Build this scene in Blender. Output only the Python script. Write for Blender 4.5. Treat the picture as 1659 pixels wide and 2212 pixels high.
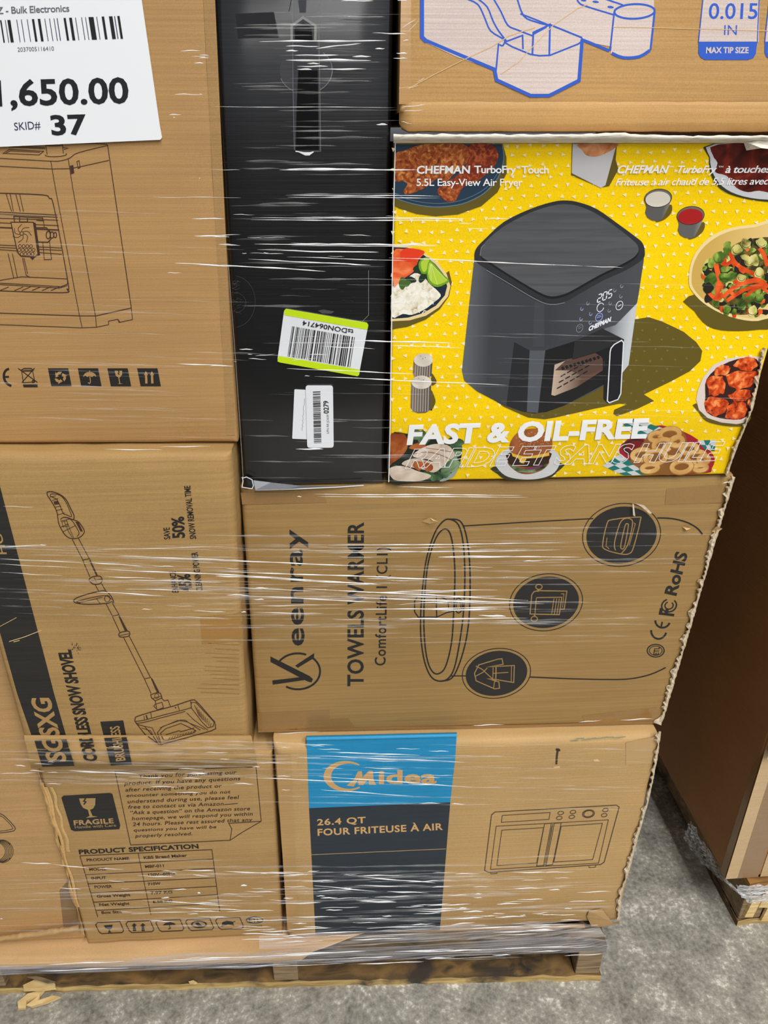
import bpy, bmesh, math, random
from mathutils import Vector, Matrix, noise
for o in list(bpy.data.objects): bpy.data.objects.remove(o)
SC = bpy.context.scene
COL = SC.collection
# ---------------------------------------------------------------- camera, light, exposure
W_, H_, F_ = 1659.0, 2212.0, 1600.0
CX, CY = W_/2, H_/2
up_c = Vector((0, 3194, 1600)).normalized()
xa = Vector((33170, 801.5, -1600)); xa = (xa - up_c*xa.dot(up_c)).normalized()
ya = up_c.cross(xa)
R = Matrix((xa, ya, up_c))            # camera space -> world space (rows are the world axes seen by the camera)
CAMXY = Vector((0.0, -0.80, 0.0))
def ray(px, py): return R @ Vector((px-CX, -(py-CY), -F_)).normalized()
_d = ray(900, 2130)
CAMH = -(_d.z/_d.y)*(0.80-0.03)       # so that the foot of the pallet stands on z = 0
CAM = Vector((0.0, -0.80, CAMH))
cam_d = bpy.data.cameras.new('camera'); cam = bpy.data.objects.new('camera', cam_d); COL.objects.link(cam)
cam_d.sensor_fit = 'AUTO'; cam_d.sensor_width = 36.0; cam_d.lens = F_/H_*36.0
cam_d.clip_start = 0.02
cam.matrix_world = Matrix.Translation(CAM) @ R.to_4x4()
SC.camera = cam
SC.view_settings.view_transform = 'Standard'; SC.view_settings.look = 'None'
SC.view_settings.exposure = 0.0; SC.view_settings.gamma = 1.0
SC.view_settings.use_curve_mapping = False

def lin(c):
    def f(v):
        v /= 255.0
        return v/12.92 if v <= 0.04045 else ((v+0.055)/1.055)**2.4
    return (f(c[0]), f(c[1]), f(c[2]), 1.0)

wd = bpy.data.worlds.new('warehouse_air'); SC.world = wd; wd.use_nodes = True
_nt = wd.node_tree; _tc = _nt.nodes.new('ShaderNodeTexCoord'); _sx = _nt.nodes.new('ShaderNodeSeparateXYZ'); _rp = _nt.nodes.new('ShaderNodeValToRGB')
_nt.links.new(_tc.outputs['Generated'], _sx.inputs[0]); _mr = _nt.nodes.new('ShaderNodeMapRange')
_mr.inputs['From Min'].default_value = -1; _nt.links.new(_sx.outputs['Z'], _mr.inputs['Value']); _nt.links.new(_mr.outputs['Result'], _rp.inputs['Fac'])
_e = _rp.color_ramp.elements                     # dark floor, far lamp-lit hall just above eye level, grey roof
_e[0].position = 0.44; _e[0].color = (.05, .05, .05, 1); _e[1].position = 0.72; _e[1].color = (.11, .115, .12, 1)
for _p, _c in ((0.50, (.07, .07, .075, 1)), (0.53, (.42, .45, .52, 1)), (0.58, (.50, .53, .60, 1)), (0.63, (.16, .17, .18, 1))):
    _k = _e.new(_p); _k.color = _c
_nt.links.new(_rp.outputs['Color'], _nt.nodes['Background'].inputs[0]); _nt.nodes['Background'].inputs[1].default_value = 0.85

def strip_light(x, y, z, sx, sy, power, col=(1, 0.995, 0.98)):
    l = bpy.data.lights.new('ceiling_lamp', 'AREA'); l.shape = 'RECTANGLE'; l.size = sx; l.size_y = sy
    l.energy = power; l.color = col
    o = bpy.data.objects.new('ceiling_lamp', l); COL.objects.link(o); o.location = (x, y, z)
    return o
for (x, y) in ((0.75, -2.3), (2.4, -3.2), (0.8, -6.0), (3.4, -6.0)):
    strip_light(x, y, 5.0, 0.5, 2.4, 150)
for (x, y, p) in ((0.9, -12, 240), (1.2, -16, 260), (0.5, -22, 320), (-1.5, -29, 800)):
    strip_light(x, y, 5.0, 3.0 if y > -25 else 7.0, 0.5, p)

# ---------------------------------------------------------------- projection helpers
def P(px, py, Y):
    d = ray(px, py); t = (Y-CAM.y)/d.y
    return CAM + d*t
def PZ(px, py, z):
    d = ray(px, py); t = (z-CAM.z)/d.z
    return CAM + d*t
def PX(px, py, X):
    d = ray(px, py); t = (X-CAM.x)/d.x
    return CAM + d*t

# ---------------------------------------------------------------- materials
MATS = {}
def new_mat(name):
    m = bpy.data.materials.new(name); m.use_nodes = True
    nt = m.node_tree; b = nt.nodes['Principled BSDF']
    return m, nt, b
def flat(name, rgb, rough=0.6, spec=0.3, vary=0.0, scale=60.0):
    if name in MATS: return MATS[name]
    m, nt, b = new_mat(name)
    b.inputs['Roughness'].default_value = rough
    b.inputs['Specular IOR Level'].default_value = spec
    c = lin(rgb)
    if vary > 0:
        g = nt.nodes.new('ShaderNodeNewGeometry'); n = nt.nodes.new('ShaderNodeTexNoise')
        n.inputs['Scale'].default_value = scale; n.inputs['Detail'].default_value = 5
        nt.links.new(g.outputs['Position'], n.inputs['Vector'])
        r = nt.nodes.new('ShaderNodeValToRGB')
        r.color_ramp.elements[0].position = 0.3; r.color_ramp.elements[1].position = 0.7
        r.color_ramp.elements[0].color = (c[0]*(1-vary), c[1]*(1-vary), c[2]*(1-vary), 1)
        r.color_ramp.elements[1].color = (min(1, c[0]*(1+vary)), min(1, c[1]*(1+vary)), min(1, c[2]*(1+vary)), 1)
        nt.links.new(n.outputs['Fac'], r.inputs['Fac']); nt.links.new(r.outputs['Color'], b.inputs['Base Color'])
    else:
        b.inputs['Base Color'].default_value = c
    MATS[name] = m; return m
def speckle(name, cols, scale, rough=0.55, stretch=(1, 1, 1), detail=6, dist=0.6, spec=0.3):
    """noise-driven ramp of several printed or natural colours"""
    if name in MATS: return MATS[name]
    m, nt, b = new_mat(name)
    g = nt.nodes.new('ShaderNodeNewGeometry'); mp = nt.nodes.new('ShaderNodeMapping')
    mp.inputs['Scale'].default_value = stretch
    n = nt.nodes.new('ShaderNodeTexNoise'); n.inputs['Scale'].default_value = scale
    n.inputs['Detail'].default_value = detail; n.inputs['Distortion'].default_value = dist
    r = nt.nodes.new('ShaderNodeValToRGB')
    els = r.color_ramp.elements
    while len(els) < len(cols): els.new(0.5)
    for i, (p, c) in enumerate(cols):
        els[i].position = p; els[i].color = lin(c)
    nt.links.new(g.outputs['Position'], mp.inputs['Vector']); nt.links.new(mp.outputs['Vector'], n.inputs['Vector'])
    nt.links.new(n.outputs['Fac'], r.inputs['Fac']); nt.links.new(r.outputs['Color'], b.inputs['Base Color'])
    b.inputs['Roughness'].default_value = rough; b.inputs['Specular IOR Level'].default_value = spec
    MATS[name] = m; return m
def kraft(name, rgb, streak=0.10, rough=0.62, spec=0.35, bump=0.25, coat=0.0):
    """corrugated board: fibre grain, faint flute lines, blotches"""
    if name in MATS: return MATS[name]
    m, nt, b = new_mat(name)
    N, L = nt.nodes.new, nt.links.new
    g = N('ShaderNodeNewGeometry')
    def nz(sc, st, det=4):
        mp = N('ShaderNodeMapping'); mp.inputs['Scale'].default_value = st
        n = N('ShaderNodeTexNoise'); n.inputs['Scale'].default_value = sc; n.inputs['Detail'].default_value = det
        L(g.outputs['Position'], mp.inputs['Vector']); L(mp.outputs['Vector'], n.inputs['Vector'])
        return n
    flute = nz(1.0, (5, 30, 300), 5); grain = nz(900, (1, 1, 1), 2); blot = nz(6, (1, 1, 1.6), 4)
    c = lin(rgb)
    def mul(a, k, node_out, lo):
        mr = N('ShaderNodeMapRange'); mr.inputs['From Min'].default_value = 0.3; mr.inputs['From Max'].default_value = 0.7
        mr.inputs['To Min'].default_value = 1-lo; mr.inputs['To Max'].default_value = 1+lo*k
        L(node_out, mr.inputs['Value'])
        mx = N('ShaderNodeMix'); mx.data_type = 'RGBA'; mx.blend_type = 'MULTIPLY'; mx.inputs['Factor'].default_value = 1
        L(a, mx.inputs['A']); L(mr.outputs['Result'], mx.inputs['B'])
        return mx.outputs['Result']
    rgbn = N('ShaderNodeRGB'); rgbn.outputs[0].default_value = c
    x = mul(rgbn.outputs[0], 1.0, flute.outputs['Fac'], streak)
    x = mul(x, 1.0, grain.outputs['Fac'], 0.09)
    x = mul(x, 1.0, blot.outputs['Fac'], 0.07)
    L(x, b.inputs['Base Color'])
    bp = N('ShaderNodeBump'); bp.inputs['Strength'].default_value = bump; bp.inputs['Distance'].default_value = 0.002
    L(flute.outputs['Fac'], bp.inputs['Height']); L(bp.outputs['Normal'], b.inputs['Normal'])
    b.inputs['Roughness'].default_value = rough; b.inputs['Specular IOR Level'].default_value = spec
    b.inputs['Coat Weight'].default_value = coat; b.inputs['Coat Roughness'].default_value = 0.12
    MATS[name] = m; return m
def film_mat(name, alpha, base=(235, 238, 240), rough=0.12, streaky=True):
    if name in MATS: return MATS[name]
    m, nt, b = new_mat(name)
    b.inputs['Base Color'].default_value = lin(base); b.inputs['Roughness'].default_value = rough
    b.inputs['Specular IOR Level'].default_value = 0.6
    t = nt.nodes.new('ShaderNodeBsdfTransparent'); mx = nt.nodes.new('ShaderNodeMixShader')
    out = nt.nodes['Material Output']
    mx.inputs[0].default_value = alpha
    if streaky:
        g = nt.nodes.new('ShaderNodeNewGeometry'); mp = nt.nodes.new('ShaderNodeMapping')
        mp.inputs['Scale'].default_value = (9, 200, 420)
        n = nt.nodes.new('ShaderNodeTexNoise'); n.inputs['Scale'].default_value = 1.0; n.inputs['Detail'].default_value = 4
        mr = nt.nodes.new('ShaderNodeMapRange')
        mr.inputs['From Min'].default_value = 0.35; mr.inputs['From Max'].default_value = 0.75
        mr.inputs['To Min'].default_value = alpha*0.12; mr.inputs['To Max'].default_value = min(1, alpha*2.2)
        nt.links.new(g.outputs['Position'], mp.inputs['Vector']); nt.links.new(mp.outputs['Vector'], n.inputs['Vector'])
        nt.links.new(n.outputs['Fac'], mr.inputs['Value']); nt.links.new(mr.outputs['Result'], mx.inputs[0])
    nt.links.new(t.outputs[0], mx.inputs[1]); nt.links.new(b.outputs[0], mx.inputs[2])
    nt.links.new(mx.outputs[0], out.inputs['Surface'])
    MATS[name] = m; return m
def concrete():
    m, nt, b = new_mat('polished_concrete'); N, L = nt.nodes.new, nt.links.new
    g = N('ShaderNodeNewGeometry')
    a = N('ShaderNodeTexNoise'); a.inputs['Scale'].default_value = 17; a.inputs['Detail'].default_value = 12; a.inputs['Roughness'].default_value = 0.72
    c = N('ShaderNodeTexNoise'); c.inputs['Scale'].default_value = 130; c.inputs['Detail'].default_value = 8; c.inputs['Roughness'].default_value = 0.7
    L(g.outputs['Position'], a.inputs['Vector']); L(g.outputs['Position'], c.inputs['Vector'])
    mx = N('ShaderNodeMath'); mx.operation = 'ADD'
    h1 = N('ShaderNodeMath'); h1.operation = 'MULTIPLY'; h1.inputs[1].default_value = 0.55
    h2 = N('ShaderNodeMath'); h2.operation = 'MULTIPLY'; h2.inputs[1].default_value = 0.45
    L(a.outputs['Fac'], h1.inputs[0]); L(c.outputs['Fac'], h2.inputs[0]); L(h1.outputs[0], mx.inputs[0]); L(h2.outputs[0], mx.inputs[1])
    r = N('ShaderNodeValToRGB'); e = r.color_ramp.elements
    e[0].position = 0.38; e[0].color = lin((102, 99, 91)); e[1].position = 0.64; e[1].color = lin((228, 224, 212))
    k = e.new(0.48); k.color = lin((142, 138, 128)); k = e.new(0.545); k.color = lin((164, 160, 148)); k = e.new(0.585); k.color = lin((200, 196, 184))
    L(mx.outputs[0], r.inputs['Fac']); L(r.outputs['Color'], b.inputs['Base Color'])
    b.inputs['Roughness'].default_value = 0.45
    bp = N('ShaderNodeBump'); bp.inputs['Strength'].default_value = 0.08; L(c.outputs['Fac'], bp.inputs['Height']); L(bp.outputs['Normal'], b.inputs['Normal'])
    return m
def wood(name, c0, c1, stain=True):
    if name in MATS: return MATS[name]
    m, nt, b = new_mat(name); N, L = nt.nodes.new, nt.links.new
    tc = N('ShaderNodeNewGeometry')
    mp = N('ShaderNodeMapping'); mp.inputs['Scale'].default_value = (4, 14, 60)
    n = N('ShaderNodeTexNoise'); n.inputs['Scale'].default_value = 2.5; n.inputs['Detail'].default_value = 8; n.inputs['Distortion'].default_value = 1.2
    L(tc.outputs['Position'], mp.inputs['Vector']); L(mp.outputs['Vector'], n.inputs['Vector'])
    r = N('ShaderNodeValToRGB'); r.color_ramp.elements[0].position = 0.3; r.color_ramp.elements[1].position = 0.68
    r.color_ramp.elements[0].color = lin(c0); r.color_ramp.elements[1].color = lin(c1)
    L(n.outputs['Fac'], r.inputs['Fac'])
    if stain:
        s = N('ShaderNodeTexNoise'); s.inputs['Scale'].default_value = 14; s.inputs['Detail'].default_value = 6
        L(tc.outputs['Position'], s.inputs['Vector'])
        mr = N('ShaderNodeMapRange'); mr.inputs['From Min'].default_value = 0.55; mr.inputs['From Max'].default_value = 0.68
        L(s.outputs['Fac'], mr.inputs['Value'])
        mx = N('ShaderNodeMix'); mx.data_type = 'RGBA'; mx.inputs['B'].default_value = lin((62, 50, 40))
        L(mr.outputs['Result'], mx.inputs['Factor']); L(r.outputs['Color'], mx.inputs['A']); L(mx.outputs['Result'], b.inputs['Base Color'])
    else:
        L(r.outputs['Color'], b.inputs['Base Color'])
    b.inputs['Roughness'].default_value = 0.7
    bp = N('ShaderNodeBump'); bp.inputs['Strength'].default_value = 0.3; bp.inputs['Distance'].default_value = 0.003
    L(n.outputs['Fac'], bp.inputs['Height']); L(bp.outputs['Normal'], b.inputs['Normal'])
    MATS[name] = m; return m

# ---------------------------------------------------------------- object helpers
def tag(o, label=None, cat=None, group=None, kind=None):
    if label: o['label'] = label
    if cat: o['category'] = cat
    if group: o['group'] = group
    if kind: o['kind'] = kind
    return o
def thing(name, loc, label, cat, group=None):
    o = bpy.data.objects.new(name, None); COL.objects.link(o); o.location = loc
    o.empty_display_size = 0.05
    return tag(o, label, cat, group)
def origin_of(o):
    p = Vector((0, 0, 0))
    while o is not None:
        p = p + o.location; o = o.parent
    return p
class MB:
    """collects faces with several materials into ONE mesh object (world coordinates)"""
    def __init__(s): s.v, s.f, s.mi, s.mats = [], [], [], []
    def m(s, mat):
        if mat not in s.mats: s.mats.append(mat)
        return s.mats.index(mat)
    def add(s, verts, faces, mat):
        k = len(s.v); i = s.m(mat); s.v += [Vector(q) for q in verts]
        for f in faces: s.f.append([k+a for a in f]); s.mi.append(i)
    def box(s, a, b, mat, M=None):
        vs = [Vector((x, y, z)) for x in (a[0], b[0]) for y in (a[1], b[1]) for z in (a[2], b[2])]
        if M is not None: vs = [M @ q for q in vs]
        s.add(vs, [(0, 1, 3, 2), (4, 6, 7, 5), (0, 4, 5, 1), (2, 3, 7, 6), (0, 2, 6, 4), (1, 5, 7, 3)], mat)
    def build(s, name, parent=None, label=None, smooth=False, bevel=0.0, kind=None):
        me = bpy.data.meshes.new(name)
        o0 = origin_of(parent) if parent else Vector((0, 0, 0))
        me.from_pydata([tuple(q-o0) for q in s.v], [], s.f)
        for mt in s.mats: me.materials.append(mt)
        for p, i in zip(me.polygons, s.mi): p.material_index = i; p.use_smooth = smooth
        me.update()
        o = bpy.data.objects.new(name, me); COL.objects.link(o)
        if parent: o.parent = parent
        if label: o['label'] = label
        if kind: o['kind'] = kind
        if bevel > 0:
            bv = o.modifiers.new('bevel', 'BEVEL'); bv.width = bevel; bv.segments = 2; bv.limit_method = 'ANGLE'
        return o

# text outlines -----------------------------------------------------------
def _text_mesh(body, bold, shear, spacing):
    cu = bpy.data.curves.new('t', 'FONT'); cu.body = body; cu.size = 1.0; cu.resolution_u = 3
    cu.offset = bold; cu.shear = shear; cu.space_character = spacing
    ob = bpy.data.objects.new('t', cu); COL.objects.link(ob)
    dg = bpy.context.evaluated_depsgraph_get(); ev = ob.evaluated_get(dg); me = ev.to_mesh()
    vs = [(q.co.x, q.co.y) for q in me.vertices]; fs = [tuple(p.vertices) for p in me.polygons]
    ev.to_mesh_clear(); bpy.data.objects.remove(ob); bpy.data.curves.remove(cu)
    return vs, fs
_tc = {}
def text_mesh(body, bold=0.0, shear=0.0, spacing=1.0):
    k = (body, bold, shear, spacing)
    if k not in _tc: _tc[k] = _text_mesh(*k)
    return _tc[k]
CAP = max(v[1] for v in text_mesh('H')[0])

class Art(MB):
    """printing that lies on the plane Y of a carton's front; points are given in photograph pixels (through zoom frame Z)"""
    def __init__(s, Y, Z=(0, 0, 1.0), lay=0):
        super().__init__(); s.k = 0; s.Y = Y; s.Z = Z; s.lay = lay
    def z(s, x0, y0, sc): s.Z = (x0, y0, sc); return s
    def q(s, p): return (s.Z[0]+p[0]*s.Z[2], s.Z[1]+p[1]*s.Z[2])
    def w(s, p, lay): return P(p[0], p[1], s.Y-0.0003-0.00005*(lay+s.lay)-1.2e-6*(s.k % 24))
    def _fill(s, pts, mat, lay):
        s.k += 1
        s.add([s.w(p, lay) for p in pts], [tuple(range(len(pts)))], mat)
    def poly(s, pts, mat, lay=0): s._fill([s.q(p) for p in pts], mat, lay); return s
    def smooth(s, pts, mat, lay=0, n=5):
        s._fill(cat([s.q(p) for p in pts], n, True), mat, lay); return s
    def line(s, pts, width, mat, lay=0, closed=False, curve=0):
        q = [s.q(p) for p in pts]
        if curve: q = cat(q, curve, closed)
        s.stroke(q, width, mat, lay, closed); return s
    def stroke(s, q, width, mat, lay, closed=False):
        n = len(q); s.k += 1
        if n < 2: return
        L, Rr = [], []
        for i in range(n):
            a = q[i-1] if (i > 0 or closed) else q[i]; b = q[(i+1) % n] if (i < n-1 or closed) else q[i]
            d1 = (q[i][0]-a[0], q[i][1]-a[1]); d2 = (b[0]-q[i][0], b[1]-q[i][1])
            l1 = math.hypot(*d1) or 1; l2 = math.hypot(*d2) or 1
            if d1 == (0, 0): d1, l1 = d2, l2
            if d2 == (0, 0): d2, l2 = d1, l1
            t = (d1[0]/l1+d2[0]/l2, d1[1]/l1+d2[1]/l2); tl = math.hypot(*t)
            if tl < 1e-4: t, tl = (d2[0]/l2, d2[1]/l2), 1
            nx, ny = -t[1]/tl, t[0]/tl
            k = max(0.45, abs((-d2[1]/l2)*nx+(d2[0]/l2)*ny)); h = width/2/k
            L.append((q[i][0]+nx*h, q[i][1]+ny*h)); Rr.append((q[i][0]-nx*h, q[i][1]-ny*h))
        vs = [s.w(p, lay) for p in L]+[s.w(p, lay) for p in Rr]
        m = n if closed else n-1
        s.add(vs, [(i, (i+1) % n, n+(i+1) % n, n+i) for i in range(m)], mat)
    def ellipse(s, c, a, b, mat, lay=0, n=28, t0=0, t1=360):
        """a and b: the two half axes as offsets (dx, dy)"""
        pts = [(c[0]+a[0]*math.cos(t)+b[0]*math.sin(t), c[1]+a[1]*math.cos(t)+b[1]*math.sin(t))
               for t in (math.radians(t0+(t1-t0)*i/n) for i in range(n))]
        return s.poly(pts, mat, lay)
    def ring(s, c, a, b, width, mat, lay=0, n=36, t0=0, t1=360):
        full = abs(t1-t0) >= 360; k = n if full else n+1
        pts = [(c[0]+a[0]*math.cos(t)+b[0]*math.sin(t), c[1]+a[1]*math.cos(t)+b[1]*math.sin(t))
               for t in (math.radians(t0+(t1-t0)*i/n) for i in range(k))]
        return s.line(pts, width, mat, lay, full)
    def text(s, body, o, r, t, mat, lay=0, bold=0.0, shear=0.0, spacing=1.0, outline=0.0):
        """o: start of the baseline, r: its end, t: top of the capitals above o"""
        o, r, t = s.q(o), s.q(r), s.q(t)
        vs, fs = text_mesh(body, bold, shear, spacing)
        if not vs: return s
        x0 = min(v[0] for v in vs); x1 = max(v[0] for v in vs)
        ex = ((r[0]-o[0])/(x1-x0), (r[1]-o[1])/(x1-x0)); ey = ((t[0]-o[0])/CAP, (t[1]-o[1])/CAP)
        q = [(o[0]+(v[0]-x0)*ex[0]+v[1]*ey[0], o[1]+(v[0]-x0)*ex[1]+v[1]*ey[1]) for v in vs]
        if outline:
            cnt = {}
            for f in fs:
                for i in range(len(f)):
                    a, b = f[i], f[(i+1) % len(f)]
                    k = (round(vs[a][0], 5), round(vs[a][1], 5)), (round(vs[b][0], 5), round(vs[b][1], 5))
                    cnt.setdefault(tuple(sorted(k)), []).append((a, b))
            nxt = {}
            for k, l in cnt.items():
                if len(l) == 1:
                    a, b = l[0]; nxt[(round(vs[a][0], 5), round(vs[a][1], 5))] = (a, b)
            seen = set()
            for k0 in list(nxt):
                if k0 in seen: continue
                loop = []; k = k0
                while k in nxt and k not in seen:
                    seen.add(k); a, b = nxt[k]; loop.append(q[a]); k = (round(vs[b][0], 5), round(vs[b][1], 5))
                if len(loop) > 2: s.stroke(loop, outline, mat, lay, True)
            return s
        s.add([s.w(p, lay) for p in q], fs, mat); return s
    def barcode(s, o, r, t, mat, lay=0, n=40, seed=1, fill=0.5):
        o, r, t = s.q(o), s.q(r), s.q(t); rg = random.Random(seed)
        ws = [rg.choice((1, 1, 1, 2, 2, 3)) for _ in range(2*n)]; tot = sum(ws); x = 0
        for i, w in enumerate(ws):
            if i % 2 == 0:
                a, b = x/tot, (x+w)/tot
                pa = (o[0]+(r[0]-o[0])*a, o[1]+(r[1]-o[1])*a); pb = (o[0]+(r[0]-o[0])*b, o[1]+(r[1]-o[1])*b)
                up = (t[0]-o[0], t[1]-o[1])
                s._fill([pa, pb, (pb[0]+up[0], pb[1]+up[1]), (pa[0]+up[0], pa[1]+up[1])], mat, lay)
            x += w
        return s
def cat(p, n, closed):
    """Catmull-Rom through the points"""
    out = []; m = len(p)
    for i in range(m if closed else m-1):
        if closed: a, b, c, d = p[i-1], p[i], p[(i+1) % m], p[(i+2) % m]
        else: a, b, c, d = p[max(0, i-1)], p[i], p[i+1], p[min(m-1, i+2)]
        for k in range(n):
            t = k/n; t2, t3 = t*t, t*t*t
            out.append(tuple(0.5*(2*b[j]+(c[j]-a[j])*t+(2*a[j]-5*b[j]+4*c[j]-d[j])*t2+(3*b[j]-a[j]-3*c[j]+d[j])*t3) for j in (0, 1)))
    if not closed: out.append(tuple(p[-1]))
    return out

# cartons -------------------------------------------------------------------
def carton_body(parent, quad, Y, depth, mat, rnd=0.006, rough_edge=0.0015, seed=0, name='body', side=None, bottom_round=None, label=None, rr=None):
    """corrugated box: front on plane Y with worn rounded edges, then the four sides and the back"""
    TL, TR, BR, BL = [p if isinstance(p, Vector) else P(p[0], p[1], Y) for p in quad]
    wid = (TR-TL).length; hei = (TL-BL).length
    rb = bottom_round or rnd; rr = rr or rnd
    def params(L, r0, r1):
        a = [0, .12*r0/L, .35*r0/L, .65*r0/L, r0/L]
        b = [1-r1/L, 1-.65*r1/L, 1-.35*r1/L, 1-.12*r1/L, 1]
        n = max(4, int(L/0.03)); lo, hi = a[-1], b[0]
        return a+[lo+(hi-lo)*i/n for i in range(1, n)]+b
    us = params(wid, rnd, rr); vs = params(hei, rnd, rb)
    V = []; nu, nv = len(us), len(vs)
    def dip(d, r):
        d = min(max(d, 0), r); return r-math.sqrt(max(0, r*r-(r-d)**2))
    for v in vs:
        for u in us:
            p = (TL*(1-u)+TR*u)*(1-v)+(BL*(1-u)+BR*u)*v
            y = max(dip(u*wid, rnd), dip((1-u)*wid, rr), dip(v*hei, rnd), dip((1-v)*hei, rb))
            edge = min(u*wid, (1-u)*wid, v*hei, (1-v)*hei)
            if edge < rnd*1.2:
                y += rough_edge*max(0, noise.noise(Vector((p.x*60+seed, p.z*60, seed*3.1)))*1.6)
                if edge < 1e-6:
                    w = noise.noise(Vector((p.x*45, seed*1.7, p.z*45)))*rough_edge
                    w = abs(w)
                    if u in (0, 1): p = p+Vector((w if u == 0 else -w, 0, 0))
                    else: p = p+Vector((0, 0, -w if v == 0 else w))
            V.append(Vector((p.x, Y+y, p.z)))
    F = [(j*nu+i, (j+1)*nu+i, (j+1)*nu+i+1, j*nu+i+1) for j in range(nv-1) for i in range(nu-1)]
    mb = MB(); mb.add(V, F, mat)
    ring = [i for i in range(nu)]+[j*nu+nu-1 for j in range(1, nv)]+[(nv-1)*nu+i for i in range(nu-2, -1, -1)]+[j*nu for j in range(nv-2, 0, -1)]
    bv = [Vector((V[i].x, Y+depth, V[i].z)) for i in ring]; k = len(mb.v); mb.v += bv; n = len(ring); mi = mb.m(side or mat)
    for i in range(n): mb.f.append([ring[i], ring[(i+1) % n], k+(i+1) % n, k+i]); mb.mi.append(mi)
    mb.f.append([k+i for i in range(n)]); mb.mi.append(mi)
    o = mb.build(name, parent, label)
    for p in o.data.polygons: p.use_smooth = True
    o.data.polygons[len(o.data.polygons)-1].use_smooth = False
    return o
def base_of(quad, Y, depth):
    a, b = [p if isinstance(p, Vector) else P(p[0], p[1], Y) for p in (quad[3], quad[2])]
    return Vector(((a.x+b.x)/2, Y+depth/2, min(a.z, b.z)))
def tape(parent, pts, Y, mat, lay=1, name='packing_tape', label=None):
    a = Art(Y); a.poly(pts, mat, lay); return a.build(name, parent, label)
def torn(parent, line, Y, mat, w=8, seed=0, name='torn_edge', label='pale ragged board edge', step=5):
    """ragged strip of delaminated board along an edge (pixels), with real thickness"""
    rg = random.Random(seed); pts = []
    for (a, b) in zip(line, line[1:]):
        n = max(1, int(math.hypot(b[0]-a[0], b[1]-a[1])/step))
        pts += [(a[0]+(b[0]-a[0])*i/n, a[1]+(b[1]-a[1])*i/n) for i in range(n)]
    pts.append(line[-1]); mb = MB(); rows = []
    for i, p in enumerate(pts):
        a = pts[max(0, i-1)]; b = pts[min(len(pts)-1, i+1)]
        t = (b[0]-a[0], b[1]-a[1]); l = math.hypot(*t) or 1; nx, ny = -t[1]/l, t[0]/l
        big = noise.noise(Vector((i*.23, seed*2.3, 0))); k = w*max(.15, .75+big*.9+rg.uniform(-.45, .45)); j = rg.uniform(-0.2, 0.25)*w
        rows.append([P(p[0]+nx*k, p[1]+ny*k, Y-0.0015), P(p[0]+nx*k*0.5, p[1]+ny*k*0.5, Y-0.003-rg.uniform(0, 0.003)),
                     P(p[0]-nx*j*0.4, p[1]-ny*j*0.4, Y-0.001-rg.uniform(0, 0.003)), P(p[0]-nx*(2+j*0.4), p[1]-ny*(2+j*0.4), Y+0.006)])
    V = [q for r in rows for q in r]
    F = [(4*i+c, 4*i+c+1, 4*i+c+5, 4*i+c+4) for i in range(len(rows)-1) for c in range(3)]
    mb.add(V, F, mat); return mb.build(name, parent, label)

def quad3(q, Y): return [P(p[0], p[1], Y) for p in q]
def edge_x(q, side, z):
    """x of a quad's left or right edge at height z"""
    a, b = (q[0], q[3]) if side == 'L' else (q[1], q[2])
    t = (z-a.z)/(b.z-a.z); return a.x+(b.x-a.x)*t
def bottom_z(q, x):
    a, b = q[3], q[2]; return a.z+(b.z-a.z)*(x-a.x)/(b.x-a.x)
def under(low, ups, gap=.0012):
    for i in (0, 1): low[i].z = min(bottom_z(u, low[i].x) for u in ups)-gap
def left_clear(q, o, gap=.0015):     # q's right edge stays left of o
    for i in (1, 2): q[i].x = min(q[i].x, edge_x(o, 'L', q[i].z)-gap)
def right_clear(q, o, gap=.0015):    # q's left edge stays right of o
    for i in (0, 3): q[i].x = max(q[i].x, edge_x(o, 'R', q[i].z)+gap)
def onto(art, Y2, zcut=None):
    """copy of a printing moved along its own sight on to another plane, cut at a height (kept below)"""
    b = MB(); b.mats = list(art.mats); V = [CAM+(v-CAM)*((Y2+v.y-art.Y-CAM.y)/(v.y-CAM.y)) for v in art.v]
    for f, mi in zip(art.f, art.mi):
        p = [V[k] for k in f]
        if zcut is not None:
            out = []
            for i in range(len(p)):
                a, c = p[i], p[(i+1) % len(p)]
                if a.z <= zcut: out.append(a)
                if (a.z <= zcut) != (c.z <= zcut): out.append(a.lerp(c, (zcut-a.z)/(c.z-a.z)))
            p = out
        if len(p) > 2:
            k = len(b.v); b.v += p; b.f.append(list(range(k, k+len(p)))); b.mi.append(mi)
    return b

def buckle(root, steps, yref, ymax, ray_follow):
    """bend the face of a carton along horizontal fold lines: steps = [(height, tilt in degrees beyond it), ...] going away from the flat part"""
    sgn = 1 if steps[-1][0] > steps[0][0] else -1
    def f(z):
        d = 0.0
        for i, (z0, tilt) in enumerate(steps):
            z1 = steps[i+1][0] if i+1 < len(steps) else z0+sgn*1.0
            a = max(0.0, min(abs(z1-z0), (z-z0)*sgn)); d -= sgn*a*math.tan(math.radians(tilt))
        return d
    for o in root.children_recursive:
        if o.type != 'MESH': continue
        off = origin_of(o); bm = bmesh.new(); bm.from_mesh(o.data)
        bmesh.ops.triangulate(bm, faces=[q for q in bm.faces if len(q.verts) > 4])
        for (z0, _) in steps:
            bmesh.ops.bisect_plane(bm, geom=bm.verts[:]+bm.edges[:]+bm.faces[:], plane_co=(0, 0, z0-off.z), plane_no=(0, 0, 1))
        for v in bm.verts:
            p = v.co+off
            if p.y > ymax: continue
            dy = f(p.z)
            if ray_follow: p = CAM+(p-CAM)*(1+dy/(p.y-CAM.y))
            else: p.y += dy
            v.co = p-off
        bm.to_mesh(o.data); bm.free(); o.data.update()
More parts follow.
